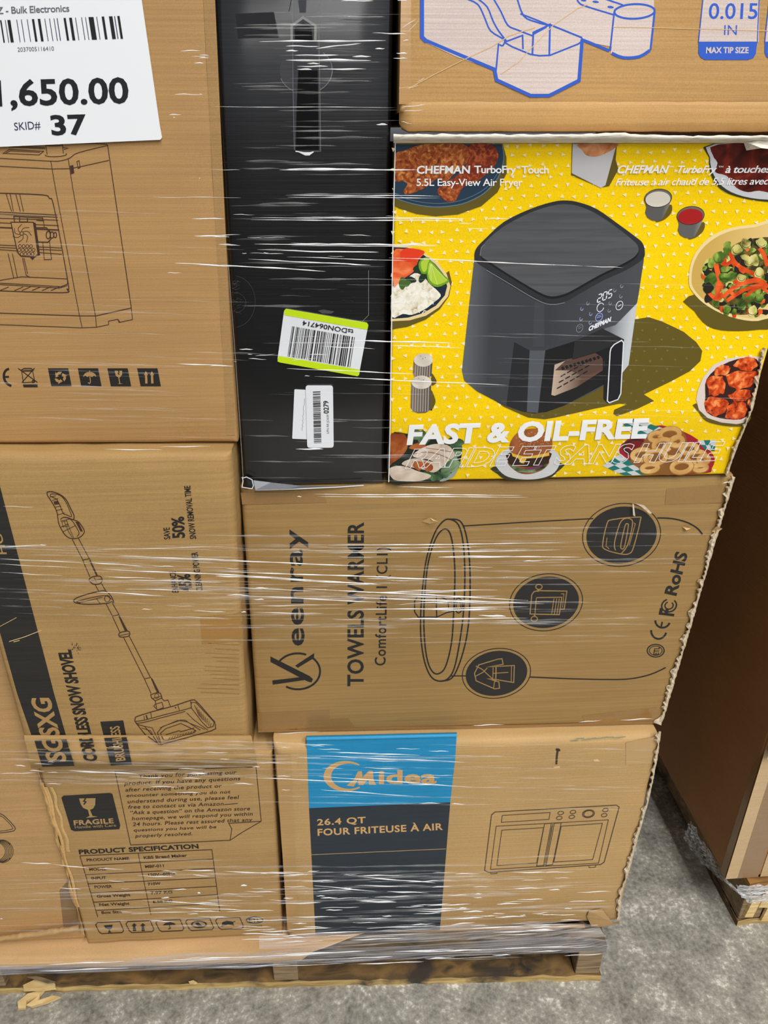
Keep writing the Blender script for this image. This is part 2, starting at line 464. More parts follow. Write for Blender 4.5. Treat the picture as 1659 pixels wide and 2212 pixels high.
# ---------------------------------------------------------------- materials in use
K_TOP = kraft('kraft_tan', (174, 135, 85), 0.06)
K_WARM = kraft('kraft_warm', (190, 147, 90), 0.05)
K_MID = kraft('kraft_brown', (154, 122, 73), 0.09)
K_LOW = kraft('kraft_straw', (182, 147, 98), 0.07)
K_DARK = kraft('kraft_deep_brown', (150, 108, 66), 0.05)
K_PALE = flat('torn_board', (205, 188, 160), 0.9, 0.1, 0.18, 300)
TAPE = kraft('packing_tape_brown', (146, 110, 62), 0.04, 0.18, 0.5, 0.05, 0.4)
TAPE_L = kraft('packing_tape_pale', (196, 166, 124), 0.05, 0.2, 0.5, 0.05, 0.4)
INK = flat('black_ink', (38, 35, 33), 0.5, 0.35)
INK_SOFT = flat('worn_black_ink', (62, 52, 42), 0.6)
INK_BROWN = flat('brown_black_ink', (66, 44, 34), 0.6)
WHITE = flat('white_paper', (236, 237, 240), 0.45, 0.4)
CREAM = flat('bare_board_in_print', (196, 154, 98), 0.6)

# ---------------------------------------------------------------- floor
fl = MB(); fl.add([(-4, -3, 0), (5, -3, 0), (5, 6, 0), (-4, 6, 0)], [(0, 1, 2, 3)], concrete())
fo = fl.build('floor'); fo['kind'] = 'structure'

# ---------------------------------------------------------------- pallets
W_BLOCK = wood('grey_weathered_wood', (96, 78, 58), (158, 134, 98))
W_BOARD = wood('yellow_pine_board', (150, 112, 58), (208, 172, 108))
W_STAIN = wood('stained_board', (32, 29, 25), (140, 106, 58)); W_EDGE = wood('fresh_sawn_edge', (140, 112, 66), (206, 176, 112))
W_RAW = wood('raw_split_wood', (196, 158, 92), (240, 214, 158), False)
W_DARK = wood('dark_board', (58, 50, 40), (120, 100, 68))
def pallet(M, x0, x1, depth, h, label, stringers, deck=None):
    root = thing('wooden_pallet', M @ Vector(((x0+x1)/2, depth/2, 0)), label, 'pallet')
    rg = random.Random(5)
    def board(name, a, b, mat, lab=None, edge=None):
        # a sawn board with a slightly splintered front edge
        n = max(2, int((b[0]-a[0])/0.02)); mb = MB(); V = []
        for i in range(n+1):
            x = a[0]+(b[0]-a[0])*i/n
            j = rg.uniform(0, 0.0035) if 0 < i < n else 0; k = rg.uniform(0, 0.003)
            V += [M @ Vector((x, a[1]+j, a[2])), M @ Vector((x, b[1], a[2])), M @ Vector((x, b[1], b[2])), M @ Vector((x, a[1]+j, b[2]-k))]
        F = [(4*i+c, 4*i+(c+1) % 4, 4*i+4+(c+1) % 4, 4*i+4+c) for i in range(n) for c in range(4)]+[(3, 2, 1, 0), (4*n, 4*n+1, 4*n+2, 4*n+3)]
        mb.add(V, F, mat)
        if edge:
            k = mb.m(edge); mb.mi = [k if i % 4 == 3 else m_ for i, m_ in enumerate(mb.mi)]
        return mb.build(name, root, lab)
    for i in range(7):
        y = i*(depth-0.09)/6
        board('deck_board', (x0, y, h-0.018), (x1, y+0.088, h), deck or (W_BLOCK if i else W_DARK))  # front board coloured dark for the shaded gap behind the film band
    for i in range(4):
        y = i*(depth-0.10)/3
        board('bottom_board', (x0, y-0.001, 0.0), (x1, y+0.10, 0.017), W_STAIN if i == 0 else W_DARK, None, W_EDGE if i == 0 else None)
    for sx in stringers:
        mb = MB(); a, b, c, d = sx-0.021, sx+0.021, 0.017, h-0.018
        mb.box((a, 0.002, c), (b, depth, d), W_BLOCK, M)
        mb.build('stringer', root, None, bevel=0.002)
    return root
PY = -0.03
PH = 0.097
pR = PZ(1296, 2118, 0.0); pL = PZ(0, 2147, 0.0)
yaw = math.atan2(pR.y-pL.y, pR.x-pL.x)
MP = Matrix.Translation(pR) @ Matrix.Rotation(yaw, 4, 'Z')
def along(px, py, z):                 # distance along the pallet's front edge of a point seen there
    q = MP.inverted() @ PZ(px, py, z); return q.x
xr = 0.0
xm = along(613, 2104, 0.06)
left_pallet = pallet(MP, 2*xm+.022, xr, 1.02, PH, 'splintered wooden pallet under the wrapped stack of cartons', (xr-0.024, xm, 2*xm+.046))
# the broken corner splinters at the pallet's front board
sp = thing('wood_splinter', PZ(90, 2150, 0.0), 'torn yellow wood splinters on the floor at the front board of the pallet', 'splinter')
rg = random.Random(3)
def shard(name, pts, thick, mat=None, par=sp):
    """a split sliver of wood: outline in pixels, given distances, thickness"""
    Q = [PZ(p[0], p[1], p[2]) for p in pts]; n = len(Q)
    V = Q+[q+Vector((rg.uniform(-.002, .002), 0.001, -thick)) for q in Q]
    mb = MB(); mb.add(V, [tuple(range(n)), tuple(range(2*n-1, n-1, -1))]+[(i, n+i, n+(i+1) % n, (i+1) % n) for i in range(n)], mat or W_RAW)
    return mb.build(name, par)
def zsh(l, zz):
    return [(p[0]*.30139, 1980+p[1]*.30139, zz+(p[2] if len(p) > 2 else 0)) for p in l]
shard('sliver', zsh([(125, 610), (200, 550), (320, 520), (280, 560), (190, 600), (185, 650), (130, 655)], .012), .008)
shard('sliver', zsh([(185, 635), (260, 580), (285, 560), (270, 600), (380, 565), (428, 572), (330, 615), (220, 645)], .010), .006)
shard('sliver', zsh([(165, 490), (250, 450), (330, 455), (395, 480), (395, 505), (320, 515), (170, 520)], .030), .008)
shard('sliver', zsh([(190, 432), (260, 425), (320, 440), (400, 468), (330, 475), (280, 455)], .045), .004, W_BLOCK)
shard('sliver', zsh([(1350, 465), (1385, 455), (1410, 470), (1390, 482), (1360, 480)], .0245), .004)

# right-hand pallet of the next stack
c0 = PZ(1590, 2000, 0.0); c1 = PZ(1548, 1900, 0.05)
ang = 0.02
M2 = Matrix.Translation(c0) @ Matrix.Rotation(ang, 4, 'Z')
right_pallet = pallet(M2, 0.0, 1.0, 1.2, 0.118, 'wooden pallet with split corner block under the neighbouring carton', (0.022, 0.5, 0.978), wood('golden_board', (92, 62, 28), (176, 128, 66)))
cs = MB()
for (x, y, z, w, h_, t) in ((0.004, -0.004, .03, .016, .05, .006), (0.02, -0.006, .06, .02, .04, .005), (0.04, -0.004, .02, .03, .035, .005)):
    cs.box((x, y, z), (x+w, y+t, z+h_), W_RAW, M2 @ Matrix.Rotation(.12, 4, 'Y'))
cs.build('split_wood', right_pallet, 'pale freshly split corner')

# ---------------------------------------------------------------- the neighbouring big carton on the right-hand pallet
by = 0.012
Mb = M2 @ Matrix.Translation((-0.040, by, 0.1185))
nb = thing('cardboard_box', Mb @ Vector((0.45, 0.5, 0)), 'large brown carton with taped corner on the neighbouring pallet, dark in the aisle', 'box')
K_NB = kraft('kraft_neighbour', (164, 118, 72), 0.04)
mb = MB(); mb.box((0, 0, 0), (1.0, 1.18, 1.75), K_NB, Mb); mb.build('body', nb, None, bevel=0.006)
def nface(u, v, off=0.0): return Mb @ Vector((u, -off, v))      # front face of that carton
def nside(u, v, off=0.0): return Mb @ Vector((-off, u, v))      # its left face
def npatch(name, lst, mat, lab=None):
    mb = MB()
    for (f, pts, off) in lst:
        mb.add([f(u, v, off) for (u, v) in pts], [tuple(range(len(pts)))], mat)
    return mb.build(name, nb, lab)
npatch('corner_tape', [(nface, [(0.0, 0.0), (0.022, 0.0), (0.022, .34), (0.0, .34)], .0012)], TAPE_L, 'pale corner tape strip')
npatch('corner_tape', [(nface, [(0.022, 0.0), (0.060, 0.0), (0.060, .29), (0.022, .30)], .0014)], kraft('tape_smoky', (148, 120, 90), 0.05, 0.2, 0.5, .05, .4), 'smoky translucent tape strip')
npatch('corner_tape', [(nface, [(0.064, 0.0), (0.095, 0.0), (0.095, .5), (0.064, .5)], .0012)], TAPE_L, 'pale corner tape strip')
npatch('corner_tape', [(nside, [(0.0, 0.0), (0.016, 0.0), (0.014, .26), (0.0, .30)], .0012)], TAPE, 'tape folded round the corner')
# crumpled tape fold
mb = MB(); rg = random.Random(8); V = []; F = []
for i in range(9):
    for j in range(6):
        V.append(nface(0.0+0.012*i, .30+.022*j+rg.uniform(-.004, .004), .002+rg.uniform(0, .010)))
for i in range(8):
    for j in range(5): F.append((i*6+j, i*6+j+1, (i+1)*6+j+1, (i+1)*6+j))
mb.add(V, F, TAPE_L); mb.build('crumpled_tape', nb, 'loose wrinkled tape fold', smooth=True)
# printed mark cut by the frame
mb = MB()
for (r0, r1) in ((.020, .016), (.012, .008)):
    V = [nface(.118+r*math.cos(t*math.pi/12), .085+r*1.1*math.sin(t*math.pi/12), .0008) for t in range(24) for r in (r0, r1)]
    mb.add(V, [(2*i, 2*i+1, (2*i+3) % 48, (2*i+2) % 48) for i in range(24)], INK_SOFT)
mb.build('printed_mark', nb)
# loose film at its foot
FILM_B = film_mat('bunched_film', 0.55, rough=0.10)
nf = thing('stretch_film', Mb @ Vector((0.0, 0.0, 0.0)), 'loose clear film flap hanging at the foot of the neighbouring carton', 'plastic film')
def crumple(pts_rows, name, par, mat, seed=0, amp=.004, sub=5, lab=None):
    """a crumpled sheet through rows of 3D points"""
    rg = random.Random(seed); V = []; m = len(pts_rows[0]); rows = []
    for r in range(len(pts_rows)-1):
        for s in range(sub):
            t = s/sub; rows.append([a.lerp(b, t) for a, b in zip(pts_rows[r], pts_rows[r+1])])
    rows.append(pts_rows[-1]); full = []
    for r in rows:
        q = []
        for i in range(m-1):
            for s in range(sub): q.append(r[i].lerp(r[i+1], s/sub))
        q.append(r[-1]); full.append(q)
    k = len(full[0])
    for r in full:
        for p in r: V.append(p+Vector((rg.uniform(-1, 1), rg.uniform(-1, 1), rg.uniform(-1, 1)))*amp)
    F = [(i*k+j, i*k+j+1, (i+1)*k+j+1, (i+1)*k+j) for i in range(len(full)-1) for j in range(k-1)]
    mb = MB(); mb.add(V, F, mat); return mb.build(name, par, lab, smooth=True)
def pz(l): return [PZ(1380+a*.29840, 1400+b*.29840, z) for (a, b, z) in l]
crumple([pz([(380, 1245, .122), (465, 1410, .120), (565, 1550, .118), (645, 1700, .116), (725, 1770, .114)]),
         pz([(345, 1300, .110), (430, 1440, .105), (520, 1560, .105), (640, 1690, .108), (760, 1800, .105)]),
         pz([(330, 1380, .085), (395, 1480, .080), (500, 1600, .085), (640, 1710, .095), (790, 1830, .090)])],
        'film_flap', nf, film_mat('smoky_film', 0.22, rough=0.08), 4, .0025)
mb = MB()
for (u0, v0, u1, v1) in ((.02, .62, .60, .80), (.04, .60, .62, .79), (.10, .52, .55, .66), (.03, .70, .50, .86), (.30, .55, .80, .70)):
    mb.add([nside(u0, v0, .003), nside(u1, v1, .003), nside(u1, v1+.0016, .004), nside(u0, v0+.0016, .004)], [(0, 1, 2, 3)], film_mat('thin_film_line', .16, (220, 200, 170), .2, False))
mb.build('film_wrinkle', nf, 'faint slanting film lines on the shaded side')
crumple([pz([(700, 1715, .130), (790, 1720, .132), (935, 1710, .130), (1100, 1700, .130)]),
         pz([(740, 1790, .110), (820, 1800, .108), (935, 1790, .110), (1100, 1780, .110)]),
         pz([(800, 1850, .085), (850, 1840, .088), (935, 1832, .088), (1100, 1820, .088)])],
        'film_bunch', nf, FILM_B, 6, .0022, lab='whitish bunched film')

# ---------------------------------------------------------------- slip sheet on the left pallet
ss = thing('cardboard_sheet', MP @ Vector((xm, 0.3, PH)), 'pale cardboard slip sheet lapping over the pallet edge under the lowest cartons', 'cardboard sheet')
mb = MB(); V = []; F = []
prof = [(0.45, PH+.002), (0.03, PH+.002), (.002, PH+.003), (-.006, PH-.002), (-.009, PH-.014)]
xs = [xm-.60+(xr-.03-(xm-.60))*i/60 for i in range(61)]
for i, x in enumerate(xs):
    hang = 1.0 if x < xm else max(0.0, 1-(x-xm)/.10)
    for k, (y, z) in enumerate(prof):
        jz = noise.noise(Vector((x*9, k*.7, 2)))*.004 if k > 2 else 0
        if k > 1: y = y+(.040-y)*min(1.0, max(0.0, (x-xm-.03)/.12))*.9
        zz = z if k < 3 else (PH+.002)+(z-PH-.002)*max(.12, hang)+jz
        if y > -.0055: zz = max(zz, PH+.0022)
        V.append(MP @ Vector((x, y+noise.noise(Vector((x*14, k, 5)))*.002, zz)))
n = len(prof)
F = [(i*n+k, i*n+k+1, (i+1)*n+k+1, (i+1)*n+k) for i in range(60) for k in range(n-1)]
mb.add(V, F, kraft('kraft_slip_sheet', (198, 160, 112), 0.12)); so = mb.build('sheet', ss, smooth=True)
sm = so.modifiers.new('thickness', 'SOLIDIFY'); sm.thickness = 0.0018; sm.offset = 0
# ================================================================ CARTONS OF THE WRAPPED STACK
# front faces; neighbours are kept clear of one another and each rests on the one below
YA, YB, YC, YD, YE, YF, YG, YH, YI = 0.010, 0.020, -0.004, 0.004, 0.020, -0.016, 0.006, -0.004, 0.016
QA = quad3([(-680, -560), (410, -560), (514, 957), (-470, 961)], YA)
QB = quad3([(425, -560), (874, -560), (829, 1044), (524, 1052)], YB)
QC = quad3([(873, -560), (1900, -560), (1795, 240), (863, 242)], YC)
QD = quad3([(853, 306), (1786, 303), (1580, 1033), (840, 1050)], YD)
QE = quad3([(506, 1052), (1586, 1030), (1427, 1563), (556, 1584)], YE)
QF = quad3([(-130, 974), (500, 968), (541, 1650), (66, 1662)], YF)
QG = quad3([(82, 1664), (596, 1634), (612, 2024), (186, 2034)], YG)
QH = quad3([(586, 1596), (1428, 1578), (1334, 1984), (622, 2032)], YH)
QI = quad3([(-560, 1400), (60, 1400), (184, 2020), (-330, 2036)], YI)
for q in (QG, QH, QI):
    for i in (2, 3): q[i].z = PH+.0055
under(QH, [QE]); under(QG, [QF]); under(QF, [QA]); under(QE, [QD, QB])
QG[1].z = min(QG[1].z, bottom_z(QE, QG[1].x)-.001)
right_clear(QB, QA); left_clear(QB, QD); left_clear(QB, QC); right_clear(QE, QF); left_clear(QG, QH); left_clear(QI, QG); left_clear(QI, QF)
for q in (QI,):
    for i in (1, 2): q[i].x = min(q[i].x, QF[3].x-.002, QF[0].x-.002)
DEP = 0.93  # cartons made deeper than usual to keep light out of the gap
# ---- top left: carton with a printer drawing
qA = [(-420, -330), (447, -330), (514, 957), (-330, 961)]
qA = [(-560, -140), (440, -140), (514, 957), (-470, 961)]
A = thing('cardboard_box', base_of(QA, YA, DEP), 'brown carton with a 3D printer line drawing, under the white price sheet', 'box')
carton_body(A, QA, YA, DEP, K_TOP, seed=1, rnd=.005)
a = Art(YA).z(0, 300, .31344); LN = 1.5
a.line([(-60, 185), (350, 207), (480, 205), (560, 190), (752, 147)], LN, INK_BROWN)
a.line([(-60, 130), (330, 152), (420, 150), (480, 132), (540, 95), (742, 45)], LN, INK_BROWN, curve=4)
a.line([(742, 45), (735, 38), (640, 30), (440, 32)], LN, INK_BROWN)
a.line([(742, 45), (905, 1165), (660, 1220), (550, 1220), (-60, 1198)], LN+.3, INK_BROWN)
a.line([(905, 1165), (913, 1245), (820, 1265), (812, 1243), (748, 1256), (748, 1280), (665, 1298), (560, 1302), (-60, 1278)], LN, INK_BROWN)
a.line([(812, 1243), (826, 1262)], LN, INK_BROWN)
a.line([(470, 140), (480, 200), (500, 330), (658, 1220), (665, 1298)], LN, INK_BROWN)
a.line([(350, 155), (380, 330), (548, 1220), (566, 1302)], LN, INK_BROWN)
a.line([(-60, 372), (285, 385), (340, 410), (372, 470), (468, 985), (462, 1035), (430, 1060), (-60, 1045)], LN+.5, INK_BROWN, curve=4)
a.line([(315, 45), (325, 108)], LN, INK_BROWN); a.line([(430, 40), (437, 100)], LN, INK_BROWN)
a.ring((372, 40), (57, 0), (0, 9), LN, INK_BROWN); a.ring((385, 108), (74, -3), (0, 14), LN, INK_BROWN, 0, 20, -20, 190)
a.line([(20, 100), (65, 72), (300, 85), (270, 110)], LN, INK_BROWN, 0, True); a.line([(40, 98), (70, 82), (275, 92)], LN*.8, INK_BROWN)
a.line([(60, 55), (310, 68)], LN, INK_BROWN); a.line([(430, 58), (470, 64), (440, 72)], LN, INK_BROWN); a.line([(-40, 42), (310, 60)], LN, INK_BROWN)
a.poly([(482, 185), (505, 180), (512, 235), (490, 243)], INK_BROWN); a.line([(530, 155), (545, 150), (552, 198), (538, 203)], LN, INK_BROWN, 0, True)
for (x0, x1) in ((42, 80), (70, 92), (108, 140), (135, 162)): a.line([(x0, 378), (x1, 500)], LN, INK_BROWN)
for (y0, y1) in ((500, 525), (515, 540), (545, 560), (575, 598), (608, 628), (728, 752), (745, 768), (758, 795)):
    a.line([(-60, y0), (395+(y0-500)*.12, y1)], LN if y0 != 608 else 2.6, INK_BROWN)
a.poly([(75, 575), (230, 575), (260, 800), (235, 820), (140, 805), (120, 780)], kraft('kraft_print_gap', (174, 135, 85), .04), 1)
a.line([(75, 575), (230, 575), (262, 795), (240, 812), (145, 808), (120, 780)], 2.2, INK_BROWN, 2, True)
for i in range(7):
    t = i*2*math.pi/7
    a.line([(150+12*math.cos(t), 652+12*math.sin(t)), (150+45*math.cos(t+.5), 652+38*math.sin(t+.5)), (152+66*math.cos(t+1.1), 654+66*math.sin(t+1.1))], 1.5, INK_BROWN, 2, False, 4)
a.ring((150, 652), (12, 0), (0, 12), 1.6, INK_BROWN, 2, 14)
for (y, xs_) in ((740, (138, 163, 188, 213)), (766, (132, 157, 182, 207, 232)), (794, (150, 175, 200, 225))):
    for x in xs_: a.ring((x, y), (10, 0), (0, 12), 1.4, INK_BROWN, 2, 12)
a.poly([(230, 575), (246, 580), (276, 800), (260, 806)], INK_BROWN, 2)
a.line([(245, 612), (320, 612), (345, 640), (350, 690), (330, 712), (262, 710)], 2, INK_BROWN, 2, True)
for (cx, r) in ((332, 26), (358, 22), (380, 18)): a.ring((cx, 662), (r*.55, 0), (0, r), 2, INK_BROWN, 2, 16)
a.line([(295, 715), (305, 832), (355, 830), (340, 700)], LN, INK_BROWN, 2); a.line([(250, 560), (300, 565), (305, 610)], LN, INK_BROWN, 2)
a.line([(92, 532), (295, 545), (295, 565)], 2, INK_BROWN, 2); a.line([(95, 532), (100, 575)], 2, INK_BROWN, 2); a.line([(135, 540), (135, 572), (190, 572), (188, 545)], 2, INK_BROWN, 2)
a.poly([(205, 815), (240, 815), (224, 835)], INK_BROWN, 2)
a.line([(155, 820), (180, 940), (210, 955)], LN, INK_BROWN); a.line([(165, 820), (190, 930)], LN, INK_BROWN); a.line([(55, 790), (95, 960)], LN, INK_BROWN); a.line([(85, 790), (120, 955)], LN, INK_BROWN)
a.line([(-60, 985), (150, 950), (465, 965), (465, 1000), (420, 1018), (-60, 990)], LN, INK_BROWN, 0); a.line([(-60, 1000), (410, 1028), (465, 1010)], LN, INK_BROWN)
for x in (0, 100, 150, 220, 290, 350): a.line([(x, 1045), (x+60, 1020)], LN, INK_BROWN)
a.build('printed_drawing', A)
# handling symbols
a = Art(YA).z(0, 300, .31344)
def sq(a, c, w, h, sk, mat): a.poly([(c[0]-w-sk, c[1]-h), (c[0]+w-sk, c[1]-h), (c[0]+w+sk, c[1]+h), (c[0]-w+sk, c[1]+h)], mat)
for cx in (412, 618, 822, 1027): sq(a, (cx, 1643), 70, 62, 12, INK)
c = 412   # recycling arrows
for k in range(3):
    t = math.radians(90+k*120); u = math.radians(90+k*120+62); w = math.radians(90+k*120+95)
    f = lambda th, r: (c+3+r*1.02*math.cos(th), 1643-r*math.sin(th))
    a.poly([f(t-.28, 40), f(t+.30, 40), f(u-.2, 40), f(u, 24), f(t+.25, 22), f(t-.1, 22)], K_TOP, 1)
    a.poly([f(u-.35, 50), f(w-.05, 32), f(u-.05, 12)], K_TOP, 1)
c = 618   # umbrella
a.poly([(c-45, 1640)]+[(c+45*math.cos(math.radians(180-d)), 1640-34*math.sin(math.radians(180-(180-d)))) for d in range(0, 181, 15)]+[(c+45, 1640), (c+30, 1632), (c+15, 1642), (c, 1632), (c-15, 1642), (c-30, 1632)], K_TOP, 1)
a.line([(c+1, 1635), (c+6, 1675), (c, 1686), (c-12, 1680)], 1.8, K_TOP, 1); a.line([(c-1, 1596), (c, 1610)], 1.8, K_TOP, 1)
c = 820   # glass
a.poly([(c-30, 1598), (c+22, 1598), (c+22, 1625), (c+8, 1642), (c+2, 1645), (c+8, 1684), (c+28, 1688), (c-10, 1689), (c+2, 1684), (c-4, 1645), (c-22, 1632)], K_TOP, 1)
a.line([(c-6, 1596), (c+2, 1608), (c-6, 1614), (c+2, 1624)], 2.2, INK, 2)
for c in (1005, 1046): a.poly([(c, 1600), (c+16, 1628), (c+9, 1628), (c+12, 1686), (c-4, 1686), (c-6, 1628), (c-13, 1628)], K_TOP, 1)
# bin and CE
a.line([(150, 1602), (160, 1680), (240, 1675), (225, 1600)], 1.6, INK, 0, True); a.line([(125, 1582), (258, 1678)], 1.8, INK); a.line([(238, 1580), (150, 1680)], 1.8, INK)
a.line([(145, 1594), (165, 1582), (215, 1582), (230, 1594)], 2, INK, 0, True); a.ring((228, 1672), (7, 0), (0, 8), 2, INK, 0, 12); a.poly([(158, 1692), (258, 1692), (260, 1712), (162, 1712)], INK)
a.ring((75, 1643), (48, 0), (8, 58), 5, INK, 0, 24, 95, 265); a.line([(35, 1640), (62, 1640)], 4, INK); a.ring((-30, 1643), (48, 0), (8, 58), 5, INK, 0, 24, 95, 265)
a.build('handling_symbols', A)
tape(A, [(462, -60), (478, 300), (508, 940), (490, 940), (455, 300), (436, -60)], YA, kraft('kraft_edge_rub', (164, 128, 80), .04), 0, 'edge_strip', 'worn board edge')

# ---- white price sheet
S = thing('paper_sheet', P(100, 305, YA-.004), 'white price sheet with barcode, total and skid number on the printer carton', 'paper sign')
ys = YA-.003
mb = MB(); pts = [(-340, -150), (288, -150), (306, 0), (345, 270), (350, 297), (346, 302), (-290, 330)]
f = [P(p[0], p[1], ys) for p in pts]; bk = [q+Vector((0, .0006, 0)) for q in f]; n = len(f)
mb.add(f+bk, [tuple(range(n)), tuple(range(2*n-1, n-1, -1))]+[(i, (i+1) % n, n+(i+1) % n, n+i) for i in range(n)], WHITE)
mb.build('paper', S)
NAVY = flat('navy_ink', (52, 50, 86), .5); INKB = flat('sheet_ink', (30, 31, 34), .5); GREYI = flat('grey_ink', (104, 104, 112), .5)
a = Art(ys).z(0, 0, .30139)
a.text('Z - Bulk Electronics', (-20, 100), (498, 82), (-24, 52), GREYI, 0, .012, spacing=.95)
a.text('2037005116410', (127, 370), (388, 362), (124, 340), GREYI)
a.build('printed_text', S, 'grey heading and number'); a = Art(ys).z(0, 0, .30139)
a.text('1,650.00', (-25, 758), (926, 735), (-36, 582), INKB, 0, .022)
a.build('printed_text', S, 'large bold price'); a = Art(ys).z(0, 0, .30139)
a.text('SKID#', (105, 935), (292, 922), (98, 880), NAVY)
a.text('37', (372, 965), (630, 958), (355, 832), INKB, 0, .03, spacing=1.02)
a.build('printed_text', S, 'skid number')
a = Art(ys).z(0, 0, .30139); 
for (x, w, m) in ((0, 10, 0), (35, 5, 1), (52, 22, 0), (117, 5, 1), (150, 5, 1), (192, 5, 1), (228, 16, 0), (270, 18, 0), (318, 5, 1), (352, 5, 1), (384, 5, 1), (406, 6, 1), (455, 16, 0), (495, 20, 0), (538, 5, 1), (582, 5, 1), (610, 5, 1), (634, 36, 0), (690, 5, 1), (728, 18, 0), (780, 26, 0), (818, 6, 1), (840, 17, 1), (-60, 20, 0), (-110, 8, 0), (-150, 16, 0), (-200, 6, 0)):
    y0 = 145-x*.036; y1 = 305-x*.033; d = 25
    a.poly([(x, y0), (x+w, y0-.5), (x+w+d, y1-.5), (x+d, y1)], NAVY if m and w < 10 else INKB)
a.build('barcode', S)

# ---- tall black box
BLK = kraft('black_gloss_board', (13, 13, 14), .05, .42, .3, .18, 1.0)
qB = [(440, -140), (866, -140), (829, 1044), (524, 1052)]
B = thing('cardboard_box', base_of(QB, YB, DEP), 'tall black carton with white and lime barcode stickers', 'box')
carton_body(B, QB, YB, DEP, BLK, seed=2, rnd=.004)
BLK2 = flat('black_print_grey', (50, 51, 56), .4, .3); BLK3 = flat('black_print_deep', (6, 6, 7), .55, .12); GRL = flat('grey_print_line', (120, 120, 122), .4)
a = Art(YB).z(430, 0, .27125)
a.ring((850, 560), (212, 0), (0, 185), 1.2, GRL, 0, 40, -50, 160); a.ellipse((850, 560), (208, 0), (0, 182), flat('black_print_disc', (44, 44, 49), .3, .5), 0)
a.poly([(735, 210), (828, 130), (930, 210), (962, 720), (968, 1200), (910, 1208), (880, 1240), (760, 1200), (748, 700)], BLK2, 1)
a.poly([(790, 560), (945, 560), (950, 900), (955, 1195), (770, 1195), (775, 900)], BLK3, 2)
a.poly([(760, 220), (828, 180), (895, 220), (905, 330), (765, 330)], BLK3, 2)
a.line([(738, 330), (738, 205), (828, 140), (928, 205), (925, 320)], 5.5, flat('black_print_steel', (128, 128, 124), .35, .5), 3)
a.line([(955, 0), (955, 300), (962, 720), (968, 1205), (912, 1205)], 1.0, GRL, 3); a.ring((850, 560), (210, 0), (0, 183), 1.3, GRL, 3, 20, -10, 58)
a.line([(745, 0), (748, 720), (758, 1195)], .9, GRL, 3); a.line([(735, 0), (722, 60), (715, 90)], 1.2, BLK3, 3)
a.poly([(790, 0), (855, 0), (850, 100), (800, 100)], BLK2, 2)
a.poly([(768, 1200), (830, 1212), (885, 1212), (910, 1205), (880, 1238), (845, 1238)], WHITE, 3)
a.line([(768, 1204), (835, 1216), (850, 1228), (885, 1228), (912, 1208)], 2.2, WHITE, 4)
a.poly([(290, 110), (595, 95), (635, 300), (310, 305)], flat('black_print_window', (26, 26, 30), .5, .25), 0)
a.build('printed_picture', B)
SCR = flat('scuffed_edge', (150, 150, 148), .7)
a = Art(YB).z(460, 560, .24111)
a.line([(140, 60), (165, 400), (184, 640), (203, 910), (242, 1480), (270, 1960), (272, 2040)], 1.0, SCR, 1); a.line([(190, 915), (212, 918)], 1.2, SCR, 1)
a.line([(1395, 100), (1395, 500), (1340, 555)], .7, SCR, 1)
for r in (118, 60): a.ring((190, 380) if r > 100 else (198, 390), (r*1.6, 0), (0, r*1.95) if r > 100 else (0, r*1.5), .6, flat('scratch_grey', (74, 74, 76), .6), 1, 24, -85, 85)
rg = random.Random(4)
for i in range(26):
    x, y = rg.uniform(166, 220), rg.uniform(170, 480); a.line([(x, y), (x+rg.uniform(5, 50), y+rg.uniform(-25, 25))], .5, flat('scratch_grey', (74, 74, 76), .6), 1)
for i in range(16):
    x, y = rg.uniform(600, 1300), rg.uniform(150, 480); a.line([(x, y), (x+rg.uniform(4, 30), y+rg.uniform(-6, 22))], .8, flat('scratch_faint', (52, 52, 54), .6), 1)
a.poly([(940, 460), (990, 450), (1090, 468), (1060, 488), (980, 486)], flat('scratch_grey', (74, 74, 76), .6), 1)
a.build('scuff_marks', B, 'grey scratches')
# crushed lower flap of the black box
a = MB(); z_ = lambda u, v, y: P(460+u*.24111, 560+v*.24111, YB+y)
a.add([z_(262, 1960, -.002), z_(300, 1950, -.004), z_(360, 1975, -.003), z_(352, 2050, -.008), z_(264, 2044, -.006), z_(310, 2000, -.009)],
      [(0, 1, 5), (1, 2, 5), (2, 3, 5), (3, 4, 5), (4, 0, 5)], BLK)
a.add([z_(360, 1980, -.003), z_(520, 2000, -.003), z_(800, 2030, -.001), z_(1100, 2032, -.001), z_(1520, 1995, 0), z_(1100, 2040, -.004), z_(650, 2058, -.010), z_(380, 2066, -.010)],
      [(0, 1, 7), (1, 6, 7), (1, 2, 6), (2, 3, 5, 6), (3, 4, 5)], flat('bent_flap_grey', (104, 106, 112), .35, .5))
a.build('crushed_flap', B, 'bent grey flap edge', smooth=False)
a = Art(YB-.008).z(460, 560, .24111)
a.line([(262, 1950), (270, 1985), (262, 2042), (350, 2056), (362, 2030), (350, 1975), (300, 1950), (265, 1962)], 1.6, WHITE, 1)
a.line([(380, 2068), (650, 2062), (1100, 2042), (1350, 2025)], 1.8, WHITE, 1); a.build('torn_edge', B, 'white torn paper edge')
